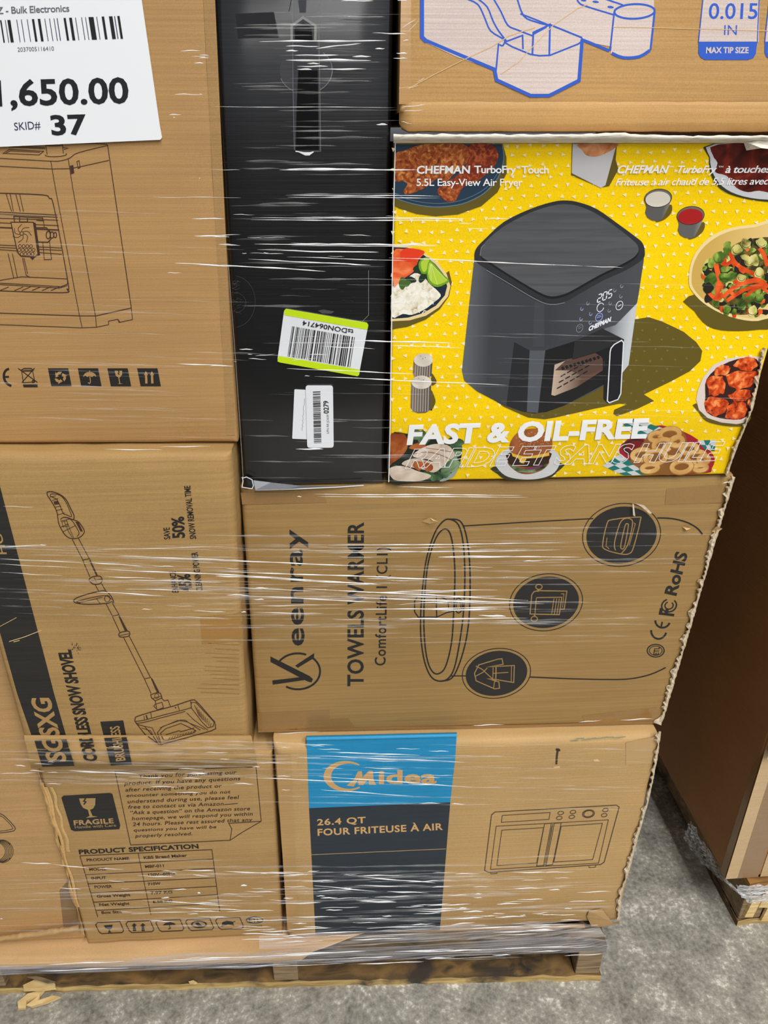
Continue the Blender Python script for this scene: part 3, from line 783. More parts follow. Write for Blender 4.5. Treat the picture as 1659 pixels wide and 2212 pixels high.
# stickers
LIME = flat('lime_print', (196, 224, 22), .4); WST = flat('sticker_white', (226, 228, 232), .35, .5)
st = MB()
def plate(name, par, Y, pts, mat, r=0, lab=None, lift=.0008, Z=None):
    q = [(Z[0]+p[0]*Z[2], Z[1]+p[1]*Z[2]) for p in pts] if Z else pts
    if r:   # rounded corners
        out = []; n = len(q)
        for i in range(n):
            a_, b_, c_ = q[i-1], q[i], q[(i+1) % n]
            la = math.hypot(a_[0]-b_[0], a_[1]-b_[1]); lc = math.hypot(c_[0]-b_[0], c_[1]-b_[1])
            p0 = (b_[0]+(a_[0]-b_[0])*r/la, b_[1]+(a_[1]-b_[1])*r/la); p2 = (b_[0]+(c_[0]-b_[0])*r/lc, b_[1]+(c_[1]-b_[1])*r/lc)
            for k in range(5):
                t = k/4; out.append(tuple((1-t)**2*p0[j]+2*t*(1-t)*b_[j]+t*t*p2[j] for j in (0, 1)))
        q = out
    n = len(q); f = [P(p[0], p[1], Y-lift) for p in q]; bk = [P(p[0], p[1], Y-.0002) for p in q]
    mb = MB(); mb.add(f+bk, [tuple(range(n))]+[(i, (i+1) % n, n+(i+1) % n, n+i) for i in range(n)], mat)
    return mb.build(name, par, lab)
ZD = (460, 560, .24111)
s1 = plate('barcode_sticker', B, YB, [(640, 440), (1395, 570), (1305, 1050), (575, 920)], WST, 8, 'tilted white and lime sticker, upside down', .0022, ZD)
a = Art(YB-.0022).z(*ZD)
a.poly([(655, 443), (1380, 568), (1393, 590), (1384, 632), (637, 500), (643, 455)], LIME); a.poly([(588, 866), (1318, 990), (1310, 1035), (1295, 1048), (600, 925), (578, 915)], LIME)
a.build('lime_border', s1, 'lime green bands')
a = Art(YB-.0022).z(*ZD); a.barcode((668, 870), (1240, 970), (710, 600), INK, 0, 34, 7); a.build('barcode', s1)
a = Art(YB-.0022).z(*ZD); a.text('tsDON064714', (1264, 632), (806, 550), (1257, 672), INK, 1, .02); a.build('sticker_text', s1)
s2 = plate('barcode_sticker', B, YB, [(730, 1165), (870, 1172), (870, 1615), (710, 1608)], WST, 2, 'plain white sticker half covered', .0016, ZD)
a = Art(YB-.0016).z(*ZD); rg = random.Random(9); pts = [(800, 1535)]
for i in range(24): pts.append((800+i*.9+rg.uniform(-5, 5), 1535-i*12.5))
a.line(pts, .6, GREYI); a.build('sticker_text', s2)
s3 = plate('barcode_sticker', B, YB, [(830, 1130), (1075, 1130), (1082, 1688), (845, 1690)], WST, 6, 'white rounded sticker reading 0279', .0028, ZD)
a = Art(YB-.0028).z(*ZD); a.barcode((972, 1645), (962, 1180), (905, 1648), INK, 0, 40, 3); a.build('barcode', s3)
a = Art(YB-.0028).z(*ZD); a.text('0279', (1038, 1382), (1034, 1268), (994, 1383), INK, 0, .02); a.text('LPN RR JD639', (1040, 1560), (1038, 1392), (1020, 1560), GREYI); a.build('sticker_text', s3)

# ---- top right carton with blue line art
KC = K_WARM
qC = [(868, -140), (1800, -140), (1800, 284), (862, 284)]
C = thing('cardboard_box', base_of(QC, YC, DEP), 'tan carton with blue line art and MAX TIP SIZE badge, on the yellow carton', 'box')
carton_body(C, QC, YC, DEP, KC, seed=3, rnd=.004)
mb = MB(); prof = [(-1, 220, -.0001), (-1, 224, -.0008), (-.3, 229, -.0016), (0, 246, -.0010), (0, 262, -.0016), (-.2, 274, -.0004), (-.6, 283, .004), (-1, 286, .014)]
V = []; nx = 60
for i in range(nx+1):
    x = 862+(1800-862)*i/nx
    for (_, y, d) in prof:
        e = 14*math.exp(-((x-862)/10)**2) if y > 245 else 0
        V.append(P(x+ (0 if y < 283 else 5*math.exp(-((x-862)/25)**2)), y-e*.5+noise.noise(Vector((x*.02, y, 0)))*2.0, YC+d+.010*math.exp(-((x-862)/7)**2)))
n = len(prof); mb.add(V, [(i*n+k, i*n+k+1, (i+1)*n+k+1, (i+1)*n+k) for i in range(nx) for k in range(n-1)], KC)
mb.build('bottom_flap', C, 'bulging creased bottom edge', smooth=True)
BLUE = flat('blue_ink', (48, 92, 196), .5); LILAC = kraft('white_print_on_kraft', (216, 198, 190), .03)
a = Art(YC).z(840, 0, .49367)
a.poly([(145, -60), (145, 165), (170, 190), (300, 250), (460, 305), (470, 345), (620, 415), (700, 415), (835, 350), (850, 180), (975, 205), (970, 235), (1020, 252), (1090, 252), (1140, 225), (1160, 50), (1160, -60)], LILAC)
a.line([(145, -60), (145, 162), (165, 182)], 9, BLUE, 1); a.line([(150, 172), (310, 240), (462, 303), (472, 350), (620, 418), (702, 418), (832, 352), (846, 172)], 7.5, BLUE, 1)
a.line([(850, 175), (965, 222)], 6.5, BLUE, 1); a.line([(975, 232), (1025, 252), (1095, 248), (1142, 220)], 6.5, BLUE, 1, False, 3)
a.line([(705, 108), (845, 165)], 4, BLUE, 1)
L2 = 3.6
a.line([(340, -5), (390, 20), (420, 80), (445, 135), (500, 170), (508, 180), (498, 200), (484, 195)], L2, BLUE, 1, False, 3)
a.line([(385, -8), (430, 30), (455, 90), (480, 135), (515, 180)], L2, BLUE, 1, False, 3)
a.line([(455, -10), (490, 50), (520, 110), (560, 130), (632, 158)], L2, BLUE, 1, False, 3)
a.line([(560, -10), (590, 70), (640, 95), (690, 108), (708, 105)], L2, BLUE, 1, False, 3)
a.line([(575, 60), (640, 85), (700, 110)], L2, BLUE, 1)
a.line([(480, 190), (468, 320), (470, 345)], L2, BLUE, 1)
a.line([(505, 185), (585, 155), (587, 215)], L2, BLUE, 1); a.line([(505, 185), (540, 205), (620, 238), (660, 244), (705, 242), (830, 192), (850, 175), (838, 160)], L2, BLUE, 1)
a.line([(628, 238), (632, 142), (705, 108), (702, 242)], L2+.4, BLUE, 1); a.line([(632, 150), (690, 118)], L2, BLUE, 1)
a.line([(820, -10), (835, 15), (870, 30), (985, 65)], L2, BLUE, 1, False, 3); a.line([(900, -20), (1025, 22)], L2, BLUE, 1)
a.ellipse((905, 8), (14, 2), (-2, 5), BLUE, 1); a.ellipse((970, 31), (14, 2), (-2, 5), BLUE, 1); a.ellipse((852, 2), (12, 2), (-2, 4), BLUE, 1)
a.ring((1075, 50), (88, -3), (0, 32), L2+.8, BLUE, 1, 36); a.line([(986, 55), (968, 222)], L2, BLUE, 1); a.line([(1163, 50), (1145, 218)], L2+.8, BLUE, 1)
a.build('printed_drawing', C)
def badge(x, wdt, big, name='printed_badge'):
    a = Art(YC).z(840, 0, .49367)
    a.poly([(x+28, -120), (x+28+wdt*.95, -120), (x+8+wdt, 185), (x, 185)], LILAC)
    a.line([(x+32, -120), (x, 185)], 2.2, BLUE, 1); a.line([(x+28+wdt*.95, -120), (x+wdt+2, 185)], 2.2, BLUE, 1)
    a.poly([(x, 182), (x+wdt+2, 182), (x+wdt-4, 235), (x+wdt-14, 253), (x+wdt-38, 262), (x+28, 262), (x+8, 250), (x-1, 230)], BLUE, 1)
    if big:
        a.text('0.015', (1398, 82), (1612, 82), (1402, 15), BLUE, 1, .01); a.text('IN', (1466, 153), (1522, 153), (1468, 110), BLUE, 1)
        a.text('MAX TIP SIZE', (1388, 232), (1574, 232), (1389, 207), LILAC, 2, .03)
    else:
        a.text('M', (x+14, 232), (x+38, 232), (x+14, 207), LILAC, 2, .03)
    a.build(name, C)
badge(1355, 255, True); badge(1645, 255, False)
tape(C, [(868, -100), (888, -100), (888, 225), (862, 225)], YC, kraft('tape_clear', (190, 146, 90), .04, .15, .5, .05, .5), 3, 'packing_tape', 'glossy clear tape on corner')
a = Art(YC).z(840, 0, .49367); CR = kraft('crease_light', (222, 184, 130), .05)
a.line([(45, 385), (100, 380), (200, 325), (330, 260), (450, 205), (530, 155), (640, 120)], 1.8, CR, 4); a.line([(490, 325), (570, 270), (610, 225), (720, 110), (830, 35), (870, 20)], 1.5, CR, 4); a.line([(980, 118), (1200, 122), (1659, 135), (1800, 130)], 1.4, CR, 4)
a.build('crease', C, 'pale creases in the board')
# ---- yellow fryer carton
YEL = kraft('yellow_print', (248, 206, 0), .03, .36, .3, .05, 0.0)
qD = [(853, 306), (1786, 303), (1580, 1033), (840, 1050)]
D = thing('cardboard_box', base_of(QD, YD, DEP), 'yellow carton with a black air fryer and food photos, printed FAST & OIL-FREE', 'box')
carton_body(D, QD, YD, DEP, YEL, seed=4, rnd=.003, rough_edge=.001, side=K_DARK, rr=.001)
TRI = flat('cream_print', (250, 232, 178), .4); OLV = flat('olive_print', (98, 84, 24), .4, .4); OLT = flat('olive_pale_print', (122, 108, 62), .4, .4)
def pat(name, box, mat, par, lay, sz=1.0, inside=None, lab=None):
    a = Art(YD); rg = random.Random(12); x0, y0, x1, y1 = box
    r = 0
    y = y0
    while y < y1:
        x = x0+(13 if r % 2 else 0); k = 0
        while x < x1:
            cx, cy = x+rg.uniform(-3, 3), y+rg.uniform(-3, 3)-(x-x0)*.03
            if (inside is None) or inside(cx, cy):
                t = (0, 1, 2, 3)[(k*2+r+rg.choice((0, 1))) % 4]*math.pi/2+.12
                s = 4.6*sz
                a.poly([(cx+s*math.cos(t+u), cy+s*.95*math.sin(t+u)) for u in (0, 2.25, 4.03)], mat, lay)
            x += 27; k += 1
        y += 22.5; r += 1
    return a.build(name, par, lab)
def right_lim(y): return 1786+(1580-1786)*(y-303)/730.0-8
pat('triangle_pattern', (850, 322, 1790, 1045), TRI, D, 0, 1.22, lambda x, y: x < right_lim(y) and 846 < x and 312 < y < 1036)
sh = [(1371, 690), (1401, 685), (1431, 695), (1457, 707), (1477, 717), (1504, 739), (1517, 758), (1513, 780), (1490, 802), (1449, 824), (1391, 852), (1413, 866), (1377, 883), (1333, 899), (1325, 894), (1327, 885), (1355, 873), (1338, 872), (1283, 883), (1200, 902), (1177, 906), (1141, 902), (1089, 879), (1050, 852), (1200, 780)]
a = Art(YD); a.poly(sh, OLV, 1)  # cast shadow of the pictured fryer, printed in olive
def in_poly(x, y, pl):
    c = False; j = len(pl)-1
    for i in range(len(pl)):
        if (pl[i][1] > y) != (pl[j][1] > y) and x < (pl[j][0]-pl[i][0])*(y-pl[i][1])/(pl[j][1]-pl[i][1])+pl[i][0]: c = not c
        j = i
    return c
a.build('printed_fryer_shadow', D, 'printed olive shadow of the fryer')
pat('triangle_pattern', (850, 322, 1790, 1045), OLT, D, 2, .75, lambda x, y: in_poly(x, y, sh) and in_poly(x+6, y, sh) and in_poly(x-6, y, sh), 'dim triangles on the printed fryer shadow')
# the fryer
def grad(name, c0, c1, x0, x1, rough=.32):
    """print whose tone runs across the carton between two places (world x)"""
    if name in MATS: return MATS[name]
    m, nt, b = new_mat(name); g = nt.nodes.new('ShaderNodeNewGeometry'); sp_ = nt.nodes.new('ShaderNodeSeparateXYZ')
    mr = nt.nodes.new('ShaderNodeMapRange'); mr.inputs['From Min'].default_value = x0; mr.inputs['From Max'].default_value = x1
    mx = nt.nodes.new('ShaderNodeMix'); mx.data_type = 'RGBA'; mx.inputs['A'].default_value = lin(c0); mx.inputs['B'].default_value = lin(c1)
    L = nt.links.new
    L(g.outputs['Position'], sp_.inputs[0]); L(sp_.outputs['X'], mr.inputs['Value']); L(mr.outputs['Result'], mx.inputs['Factor']); L(mx.outputs['Result'], b.inputs['Base Color'])
    b.inputs['Roughness'].default_value = rough; MATS[name] = m; return m
X = lambda px, py=700: P(px, py, YD).x
G1 = grad('fryer_left_face', (96, 100, 106), (60, 62, 66), X(1003), X(1060)); G2 = grad('fryer_right_face', (66, 68, 72), (84, 86, 90), X(1240), X(1390))
G3 = grad('fryer_chrome', (112, 116, 120), (196, 200, 204), X(1318), X(1362)); LID = speckle('fryer_lid', [(.35, (76, 77, 80)), (.65, (90, 91, 94))], 1, .3, (8, 60, 160))
DK = flat('fryer_dark', (40, 41, 44), .35); DK2 = flat('fryer_black', (28, 28, 30), .3, .5); GM = flat('fryer_mid', (84, 88, 94), .35); RIM = flat('fryer_rim', (50, 51, 54), .3); RIML = flat('fryer_rim_light', (122, 124, 128), .3)
body = [(1025, 556), (1007, 718), (998, 800), (1003, 822), (1030, 845), (1089, 876), (1128, 889), (1155, 893), (1180, 890), (1219, 876), (1283, 846), (1338, 812), (1358, 788), (1366, 728), (1378, 644), (1391, 556), (1388, 525), (1371, 510), (1333, 482), (1290, 452), (1254, 438), (1225, 433), (1194, 436), (1144, 452), (1089, 479), (1051, 513), (1030, 535)]
F0 = Art(YD)
F0.poly(body, G1, 3)
F0.poly([(1189, 655), (1391, 556), (1378, 644), (1366, 728), (1358, 788), (1338, 812), (1283, 846), (1219, 876), (1180, 890), (1155, 893), (1150, 760), (1155, 650)], G2, 4)
F0.poly([(1371, 650), (1378, 644), (1366, 728), (1358, 788), (1344, 806), (1348, 733), (1302, 712), (1330, 700)], G3, 5)
F0.poly([(1241, 734), (1300, 712), (1330, 702), (1376, 655), (1379, 640), (1391, 560), (1389, 556), (1302, 604), (1239, 642), (1200, 655), (1176, 660), (1176, 750)], grad('fryer_panel', (58, 60, 64), (76, 78, 82), X(1180), X(1385)), 5)
F0.poly([(1111, 739), (1144, 757), (1178, 757), (1176, 890), (1155, 893), (1128, 889), (1094, 876)], DK, 6)
F0.poly([(1144, 757), (1178, 757), (1162, 892), (1138, 890)], GM, 7); F0.poly([(1176, 752), (1241, 735), (1302, 709), (1306, 830), (1219, 876), (1180, 890), (1160, 892)], DK2, 6)
F0.poly([(1111, 739), (1144, 757), (1178, 757), (1241, 737), (1300, 712), (1300, 706), (1241, 730), (1178, 749), (1146, 749)], flat('fryer_edge', (64, 66, 70), .3), 8)
# lid
lid = [(1025, 552), (1030, 535), (1051, 513), (1089, 479), (1144, 452), (1194, 436), (1225, 433), (1254, 438), (1290, 452), (1333, 482), (1371, 510), (1388, 525), (1393, 545), (1388, 560), (1353, 583), (1302, 606), (1239, 642), (1220, 651), (1189, 655), (1156, 643), (1093, 606), (1050, 580), (1030, 566)]
F0.smooth(lid, RIM, 9, 3)
ins = [(1038, 545), (1045, 527), (1064, 508), (1095, 485), (1146, 459), (1194, 444), (1225, 441), (1252, 446), (1285, 460), (1325, 486), (1366, 518), (1378, 532), (1378, 545), (1366, 558), (1335, 575), (1295, 594), (1235, 628), (1213, 637), (1190, 640), (1162, 630), (1098, 592), (1058, 566), (1042, 556)]
F0.smooth([(x-.5, y+3) for x, y in ins], RIML, 10, 3); F0.smooth([(x+.3, y+5) for x, y in ins], DK2, 11, 3)
F0.smooth(ins, LID, 12, 3)
F0.line([(1037, 552), (1040, 535), (1047, 528)], 1.4, RIML, 13, False, 4); F0.line([(1050, 583), (1094, 609), (1156, 646), (1189, 658), (1220, 654)], 1.6, RIML, 13, False, 3)
# window, rack and handle
COP = grad('rack_copper', (205, 182, 160), (96, 70, 58), X(1195), X(1270)); 
F0.poly([(1198, 788), (1250, 768), (1266, 764), (1283, 761), (1302, 772), (1302, 800), (1246, 836), (1198, 855), (1191, 853)], COP, 9)
F0.poly([(1199, 800), (1225, 776), (1283, 762), (1302, 772), (1302, 798), (1262, 812), (1230, 800)], flat('rack_shade_print', (88, 66, 58), .35), 10)  # shaded part of the pictured rack, printed darker
for r in range(3):
    for c in range(5):
        x = 1203+c*14+r*4; y = 838-c*8-r*13
        F0.poly([(x, y), (x+10, y-5.5), (x+10.5, y-3), (x+.5, y+2.6)], DK2, 11)
for i in range(10):
    x = 1215+i*8.5; F0.poly([(x, 800-i*2.6), (x+5, 797-i*2.6), (x+2, 791-i*2.6), (x-3, 794-i*2.6)], DK2, 11)
F0.ellipse((1252, 768), (3, 0), (0, 1.5), WHITE, 11, 8); F0.ellipse((1267, 766), (3, 0), (0, 1.5), WHITE, 11, 8)
F0.poly([(1241, 737), (1302, 710), (1348, 733), (1338, 863), (1313, 871), (1304, 862), (1306, 780), (1291, 761), (1236, 777)], DK2, 12)
F0.poly([(1241, 737), (1302, 710), (1348, 733), (1320, 748), (1290, 760), (1236, 776)], flat('handle_top', (46, 46, 48), .3), 13)
F0.poly([(1320, 748), (1347, 736), (1338, 861), (1313, 869)], flat('handle_face', (36, 36, 40), .25), 14)
F0.line([(1320, 752), (1327, 744), (1343, 735), (1347, 740), (1341, 850), (1335, 863), (1316, 870), (1312, 866), (1318, 760)], 2.3, flat('handle_bright', (226, 230, 234), .25), 15, True)
# display
DSP = flat('display_print', (232, 236, 244), .4); DSG = flat('display_print_dim', (140, 146, 160), .4); DSB = flat('display_print_blue', (150, 160, 220), .4)
def seg7(ch, o, ex, ey):
    S7 = {'2': 'abged', '0': 'abcdef', '5': 'afgcd'}[ch]; p = lambda u, v: (o[0]+ex[0]*u+ey[0]*v, o[1]+ex[1]*u+ey[1]*v)
    sg = {'a': ((0, 1), (1, 1)), 'b': ((1, 1), (1, .5)), 'c': ((1, .5), (1, 0)), 'd': ((0, 0), (1, 0)), 'e': ((0, 0), (0, .5)), 'f': ((0, .5), (0, 1)), 'g': ((0, .5), (1, .5))}
    for s in S7:
        (u0, v0), (u1, v1) = sg[s]; u0, u1 = u0+(u1-u0)*.12, u1-(u1-u0)*.12; v0, v1 = v0+(v1-v0)*.1, v1-(v1-v0)*.1
        F0.line([p(u0, v0), p(u1, v1)], 2.0, DSP, 13)
for i, ch in enumerate('205'): seg7(ch, (1290+i*11.3, 654-i*4.6), (8, -3.3), (2.5, -17))
F0.ring((1297, 664), (7.5, -2.5), (0, 9), 1.4, DSP, 13, 18, 20, 340)
F0.ring((1294, 685), (7.5, -2.5), (0, 8.5), 1.6, DSB, 13); F0.line([(1289, 687), (1299, 683)], 1.6, DSB, 13); F0.line([(1290, 683), (1298, 680)], 1.2, DSB, 13)
F0.ring((1338, 660), (7.5, -3), (0, 9), 1.3, DSP, 13); F0.line([(1335, 662), (1342, 658)], 1.4, DSP, 13); F0.ring((1252, 709), (7, -2.5), (0, 8.5), 1.0, DSG, 13); F0.line([(1249, 710), (1256, 707)], 1, DSG, 13); F0.line([(1249, 706), (1256, 703)], .8, DSG, 13)
for (x, y) in ((1257, 667), (1255, 689), (1276, 678), (1318, 655), (1341, 640), (1343, 618), (1275, 697), (1316, 671), (1270, 655), (1328, 627)):
    F0.ring((x, y), (3, -1), (0, 4), 1.1, DSG if (x+y) % 2 else DSB, 13, 10, 0, 250); F0.line([(x-3, y+3), (x+3, y+1)], 1.0, DSG, 13)
F0.text('CHEFMAN', (1271, 715.5), (1319, 694), (1272.5, 706), DSP, 13, .05)
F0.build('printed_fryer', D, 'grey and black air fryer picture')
def blobs(a, rg, pts, mats, lay, r0, r1, ax=1.0):
    for i, (x, y) in enumerate(pts):
        r = rg.uniform(r0, r1); t0 = rg.uniform(0, 6.28); n = 11; q = []
        for k in range(n):
            t = k*2*math.pi/n; rr = r*rg.uniform(.8, 1.15); u, v = rr*math.cos(t)*ax, rr*math.sin(t)
            q.append((x+u*math.cos(t0)-v*math.sin(t0), y+u*math.sin(t0)+v*math.cos(t0)))
        a.smooth(q, mats[i % len(mats)], lay+(i % 3), 2)
def ragged(q, amp=7, n=3, seed=1):
    rg = random.Random(seed+int(q[0][0])); out = []
    for i in range(len(q)):
        a_, b_ = q[i], q[(i+1) % len(q)]
        for k in range(n): out.append((a_[0]+(b_[0]-a_[0])*k/n+rg.uniform(-amp, amp), a_[1]+(b_[1]-a_[1])*k/n+rg.uniform(-amp, amp)))
    return out
FRIED = speckle('fried_crumb', [(.28, (96, 34, 14)), (.45, (150, 70, 28)), (.56, (182, 98, 42)), (.68, (214, 152, 84))], 260, .5, detail=10)
FRIED2 = speckle('fried_crumb_red', [(.3, (92, 26, 14)), (.5, (138, 52, 24)), (.66, (190, 96, 46))], 280, .5, detail=8)
# cutlets on a blue plate
a = Art(YD); NV = flat('plate_blue', (44, 62, 80), .3); NV2 = flat('plate_blue_rim', (96, 124, 142), .3)
def cl(c, ax, bx, t0, t1, n=30, ymin=310, xmin=847):
    out = []
    for i in range(n+1):
        t = math.radians(t0+(t1-t0)*i/n); x = c[0]+ax[0]*math.cos(t)+bx[0]*math.sin(t); y = c[1]+ax[1]*math.cos(t)+bx[1]*math.sin(t)
        out.append((max(x, xmin), max(y, ymin)))
    return out
a.poly([(848, 442)]+[(862, 450), (900, 462), (940, 467), (990, 463), (1040, 445), (1075, 415), (1094, 375), (1094, 340), (1086, 311), (853, 311)], OLV, 3)
a.poly([(849, 424), (870, 434), (910, 444), (950, 447), (1000, 440), (1045, 418), (1075, 385), (1088, 345), (1085, 311), (853, 311)], NV, 4)
a.line([(849, 424), (870, 434), (910, 444), (950, 447), (1000, 440), (1045, 418), (1075, 385), (1088, 345), (1085, 312)], 2.0, NV2, 5, False, 4); a.line([(850, 416), (880, 430), (920, 438), (960, 439), (1005, 430), (1050, 406), (1078, 370)], 1.2, NV2, 5, False, 4)
a.smooth([(853, 335), (875, 325), (915, 312), (1000, 312), (1012, 330), (1010, 350), (985, 372), (960, 395), (945, 385), (920, 405), (880, 420), (872, 412), (880, 398), (868, 390), (853, 388)], FRIED, 6, 4)
a.smooth([(1015, 312), (1060, 312), (1076, 330), (1072, 352), (1056, 372), (1040, 385), (1030, 392), (1000, 405), (985, 432), (965, 435), (945, 415), (955, 400), (985, 380), (1010, 352)], FRIED2, 7, 4)
a.smooth([(950, 412), (975, 405), (990, 420), (975, 434), (962, 432)], FRIED, 8, 3)
a.smooth([(853, 372), (872, 376), (876, 388), (853, 392)], FRIED, 7, 3)
a.build('printed_food', D, 'breaded cutlets on a blue plate')
# fries box at the top
a = Art(YD); a.poly([(1236, 311), (1234, 378), (1297, 405), (1316, 402), (1336, 366), (1330, 345), (1333, 311)], OLV, 3)
a.poly([(1237, 311), (1235, 374), (1298, 406), (1308, 400), (1332, 311)], flat('paper_box_grey', (196, 194, 196), .4), 4); a.smooth([(1250, 311), (1258, 325), (1268, 336), (1290, 338), (1315, 328), (1330, 318), (1330, 311)], speckle('bread_crust', [(.3, (170, 92, 48)), (.6, (216, 150, 100))], 90, .5), 5)
a.build('printed_food', D, 'grey paper box with bread')
# ribs, top right
a = Art(YD); a.smooth([(1539, 311), (1532, 340), (1536, 378), (1556, 408), (1590, 424), (1640, 434), (1700, 436), (1760, 420), (1780, 311)], flat('print_dark_green', (56, 56, 36), .4), 3, 3)
a.smooth([(1545, 311), (1534, 340), (1540, 374), (1560, 402), (1592, 420), (1640, 430), (1700, 430), (1755, 415), (1770, 311)], flat('plate_grey', (204, 204, 208), .35), 4, 3)
RIB = speckle('rib_glaze', [(.3, (46, 14, 10)), (.5, (104, 28, 18)), (.62, (142, 48, 28)), (.8, (190, 104, 62))], 60, .35, detail=6)
a.smooth([(1552, 312), (1540, 335), (1550, 352), (1545, 372), (1570, 380), (1590, 405), (1615, 415), (1640, 412), (1680, 418), (1720, 400), (1740, 312)], RIB, 5, 3)
a.build('printed_food', D, 'glazed ribs on a grey plate')
# sauce cups
STEEL = grad('cup_steel', (92, 90, 88), (178, 174, 170), X(1392), X(1425)); STEEL2 = grad('cup_steel_dark', (96, 94, 92), (172, 168, 164), X(1463), X(1492))
a = Art(YD).z(1239, 290, .25316)
for (dx, dy, top, stl) in ((0, 0, flat('mayo_print', (214, 206, 190), .35), STEEL), (278, 148, flat('ketchup_print', (170, 34, 34), .3), STEEL2)):
    a.smooth([(770+dx, 640+dy), (830+dx, 600+dy), (842+dx, 640+dy), (820+dx, 690+dy), (760+dx, 735+dy), (700+dx, 742+dy)], OLV, 3, 3)
    a.poly([(606+dx, 560+dy), (622+dx, 620+dy), (612+dx, 670+dy), (630+dx, 710+dy), (670+dx, 735+dy), (720+dx, 740+dy), (756+dx, 725+dy), (800+dx, 640+dy), (836+dx, 560+dy)], stl, 4)
    a.ellipse((722+dx, 545+dy), (118, -12), (6, 78), flat('cup_rim', (112, 106, 100), .3), 5, 30); a.ellipse((720+dx, 556+dy), (106, -8), (5, 68), top, 6, 30); a.ring((722+dx, 545+dy), (116, -12), (6, 77), 1.2, flat('cup_rim_dark', (58, 52, 44), .3), 7, 30)
a.build('printed_food', D, 'two steel cups of sauce')
# salmon, rice and lime bowl at the left
a = Art(YD); a.poly([(843, 712), (880, 706), (920, 690), (950, 668), (970, 640), (976, 610), (970, 585), (845, 690)], OLV, 3)
a.poly([(851, 531), (880, 532), (915, 545), (945, 566), (965, 592), (973, 618), (968, 640), (948, 664), (920, 682), (885, 692), (844, 694)], flat('bowl_rim', (232, 206, 150), .4), 4)
a.poly([(851, 534), (880, 535), (912, 548), (940, 570), (958, 592), (966, 618), (961, 638), (942, 660), (915, 676), (882, 686), (845, 689)], flat('bowl_blue', (34, 46, 58), .3), 5)
RICE = speckle('rice_print', [(.3, (176, 160, 118)), (.42, (226, 216, 190)), (.6, (244, 240, 226))], 160, .5, detail=4)
a.smooth([(848, 620), (870, 610), (895, 590), (915, 598), (930, 615), (945, 628), (952, 640), (935, 655), (918, 668), (890, 680), (870, 678), (846, 684)], RICE, 6, 3)
SAL = speckle('salmon_print', [(.3, (206, 62, 20)), (.5, (236, 104, 50)), (.72, (250, 160, 112))], 45, .4, (1, 1, 2)); SALR = flat('salmon_red', (226, 60, 26), .4)
a.smooth([(850, 545), (870, 538), (900, 540), (918, 545), (905, 560), (895, 585), (875, 600), (860, 612), (850, 618)], SAL, 7, 3); a.smooth([(865, 545), (880, 536), (916, 542), (905, 556), (890, 566), (868, 562)], SALR, 8, 3)
GRN = flat('herb_green', (70, 104, 40), .4); DGN = flat('herb_dark', (32, 52, 34), .4)
blobs(a, random.Random(2), [(905, 580), (915, 590), (888, 604), (870, 612), (912, 600), (880, 612)], [DGN, GRN], 8, 5, 9, 1.5)
LIMES = flat('lime_flesh', (178, 206, 60), .4); LIMR = flat('lime_rind', (110, 160, 30), .4)
a.smooth([(905, 566), (918, 556), (930, 560), (925, 585), (915, 592), (906, 582)], LIMR, 10, 3); a.smooth([(909, 567), (919, 560), (927, 563), (921, 584), (913, 586)], LIMES, 11, 3)
a.smooth([(924, 570), (930, 563), (940, 572), (955, 590), (970, 605), (965, 612), (945, 620), (928, 612), (922, 595)], LIMR, 11, 3); a.smooth([(926, 572), (931, 568), (942, 580), (958, 598), (966, 606), (945, 615), (931, 608), (925, 594)], LIMES, 12, 3)
for q in ((966, 606), (945, 615), (931, 607), (926, 592)): a.line([(931, 570), q], .9, flat('lime_pith', (226, 236, 160), .4), 13)
for i in range(40):
    rg = random.Random(i+50); x, y = rg.uniform(852, 938), rg.uniform(620, 676); t = rg.uniform(0, 3.1)
    a.line([(x, y), (x+6*math.cos(t), y+6*math.sin(t))], 1.6, flat('rice_grain', (250, 247, 236), .4), 9)
a.build('printed_food', D, 'salmon, rice and lime bowl')
# vegetables on the wooden plate at the right
a = Art(YD); a.smooth([(1488, 640), (1500, 672), (1530, 705), (1575, 715), (1640, 712), (1680, 700), (1690, 600)], OLV, 3, 3)
PL = grad('wood_plate', (206, 168, 84), (232, 200, 130), X(1500), X(1640)); PLR = flat('wood_plate_rim', (236, 212, 150), .4)
a.smooth([(1488, 610), (1492, 570), (1510, 535), (1540, 508), (1580, 492), (1630, 485), (1690, 484), (1680, 660), (1650, 690), (1610, 692), (1560, 678), (1520, 655), (1496, 630)], PLR, 4, 3)
a.smooth([(1494, 608), (1498, 572), (1515, 540), (1545, 514), (1582, 498), (1630, 491), (1690, 490), (1672, 655), (1650, 684), (1610, 686), (1562, 672), (1524, 650), (1502, 628)], PL, 5, 3)
CAR = speckle('carrot_print', [(.35, (196, 60, 14)), (.6, (238, 96, 36)), (.8, (250, 140, 84))], 60, .4); GRN2 = speckle('sprout_print', [(.3, (20, 36, 16)), (.5, (84, 118, 34)), (.7, (168, 186, 84))], 75, .4); CHR = flat('char_print', (34, 28, 18), .5); PALE = speckle('squash_print', [(.3, (96, 84, 30)), (.5, (204, 196, 110)), (.75, (232, 222, 160))], 75, .4)
rg = random.Random(21)
def inplate(x, y): return x < right_lim(y)-4
a.smooth([(1525, 640), (1530, 600), (1545, 570), (1565, 545), (1600, 522), (1640, 514), (1668, 520), (1655, 600), (1636, 668), (1600, 680), (1560, 672), (1535, 658)], speckle('veg_char_print', [(.35, (40, 36, 16)), (.55, (96, 84, 34)), (.7, (150, 130, 60))], 120, .45), 6, 3)
pts = []
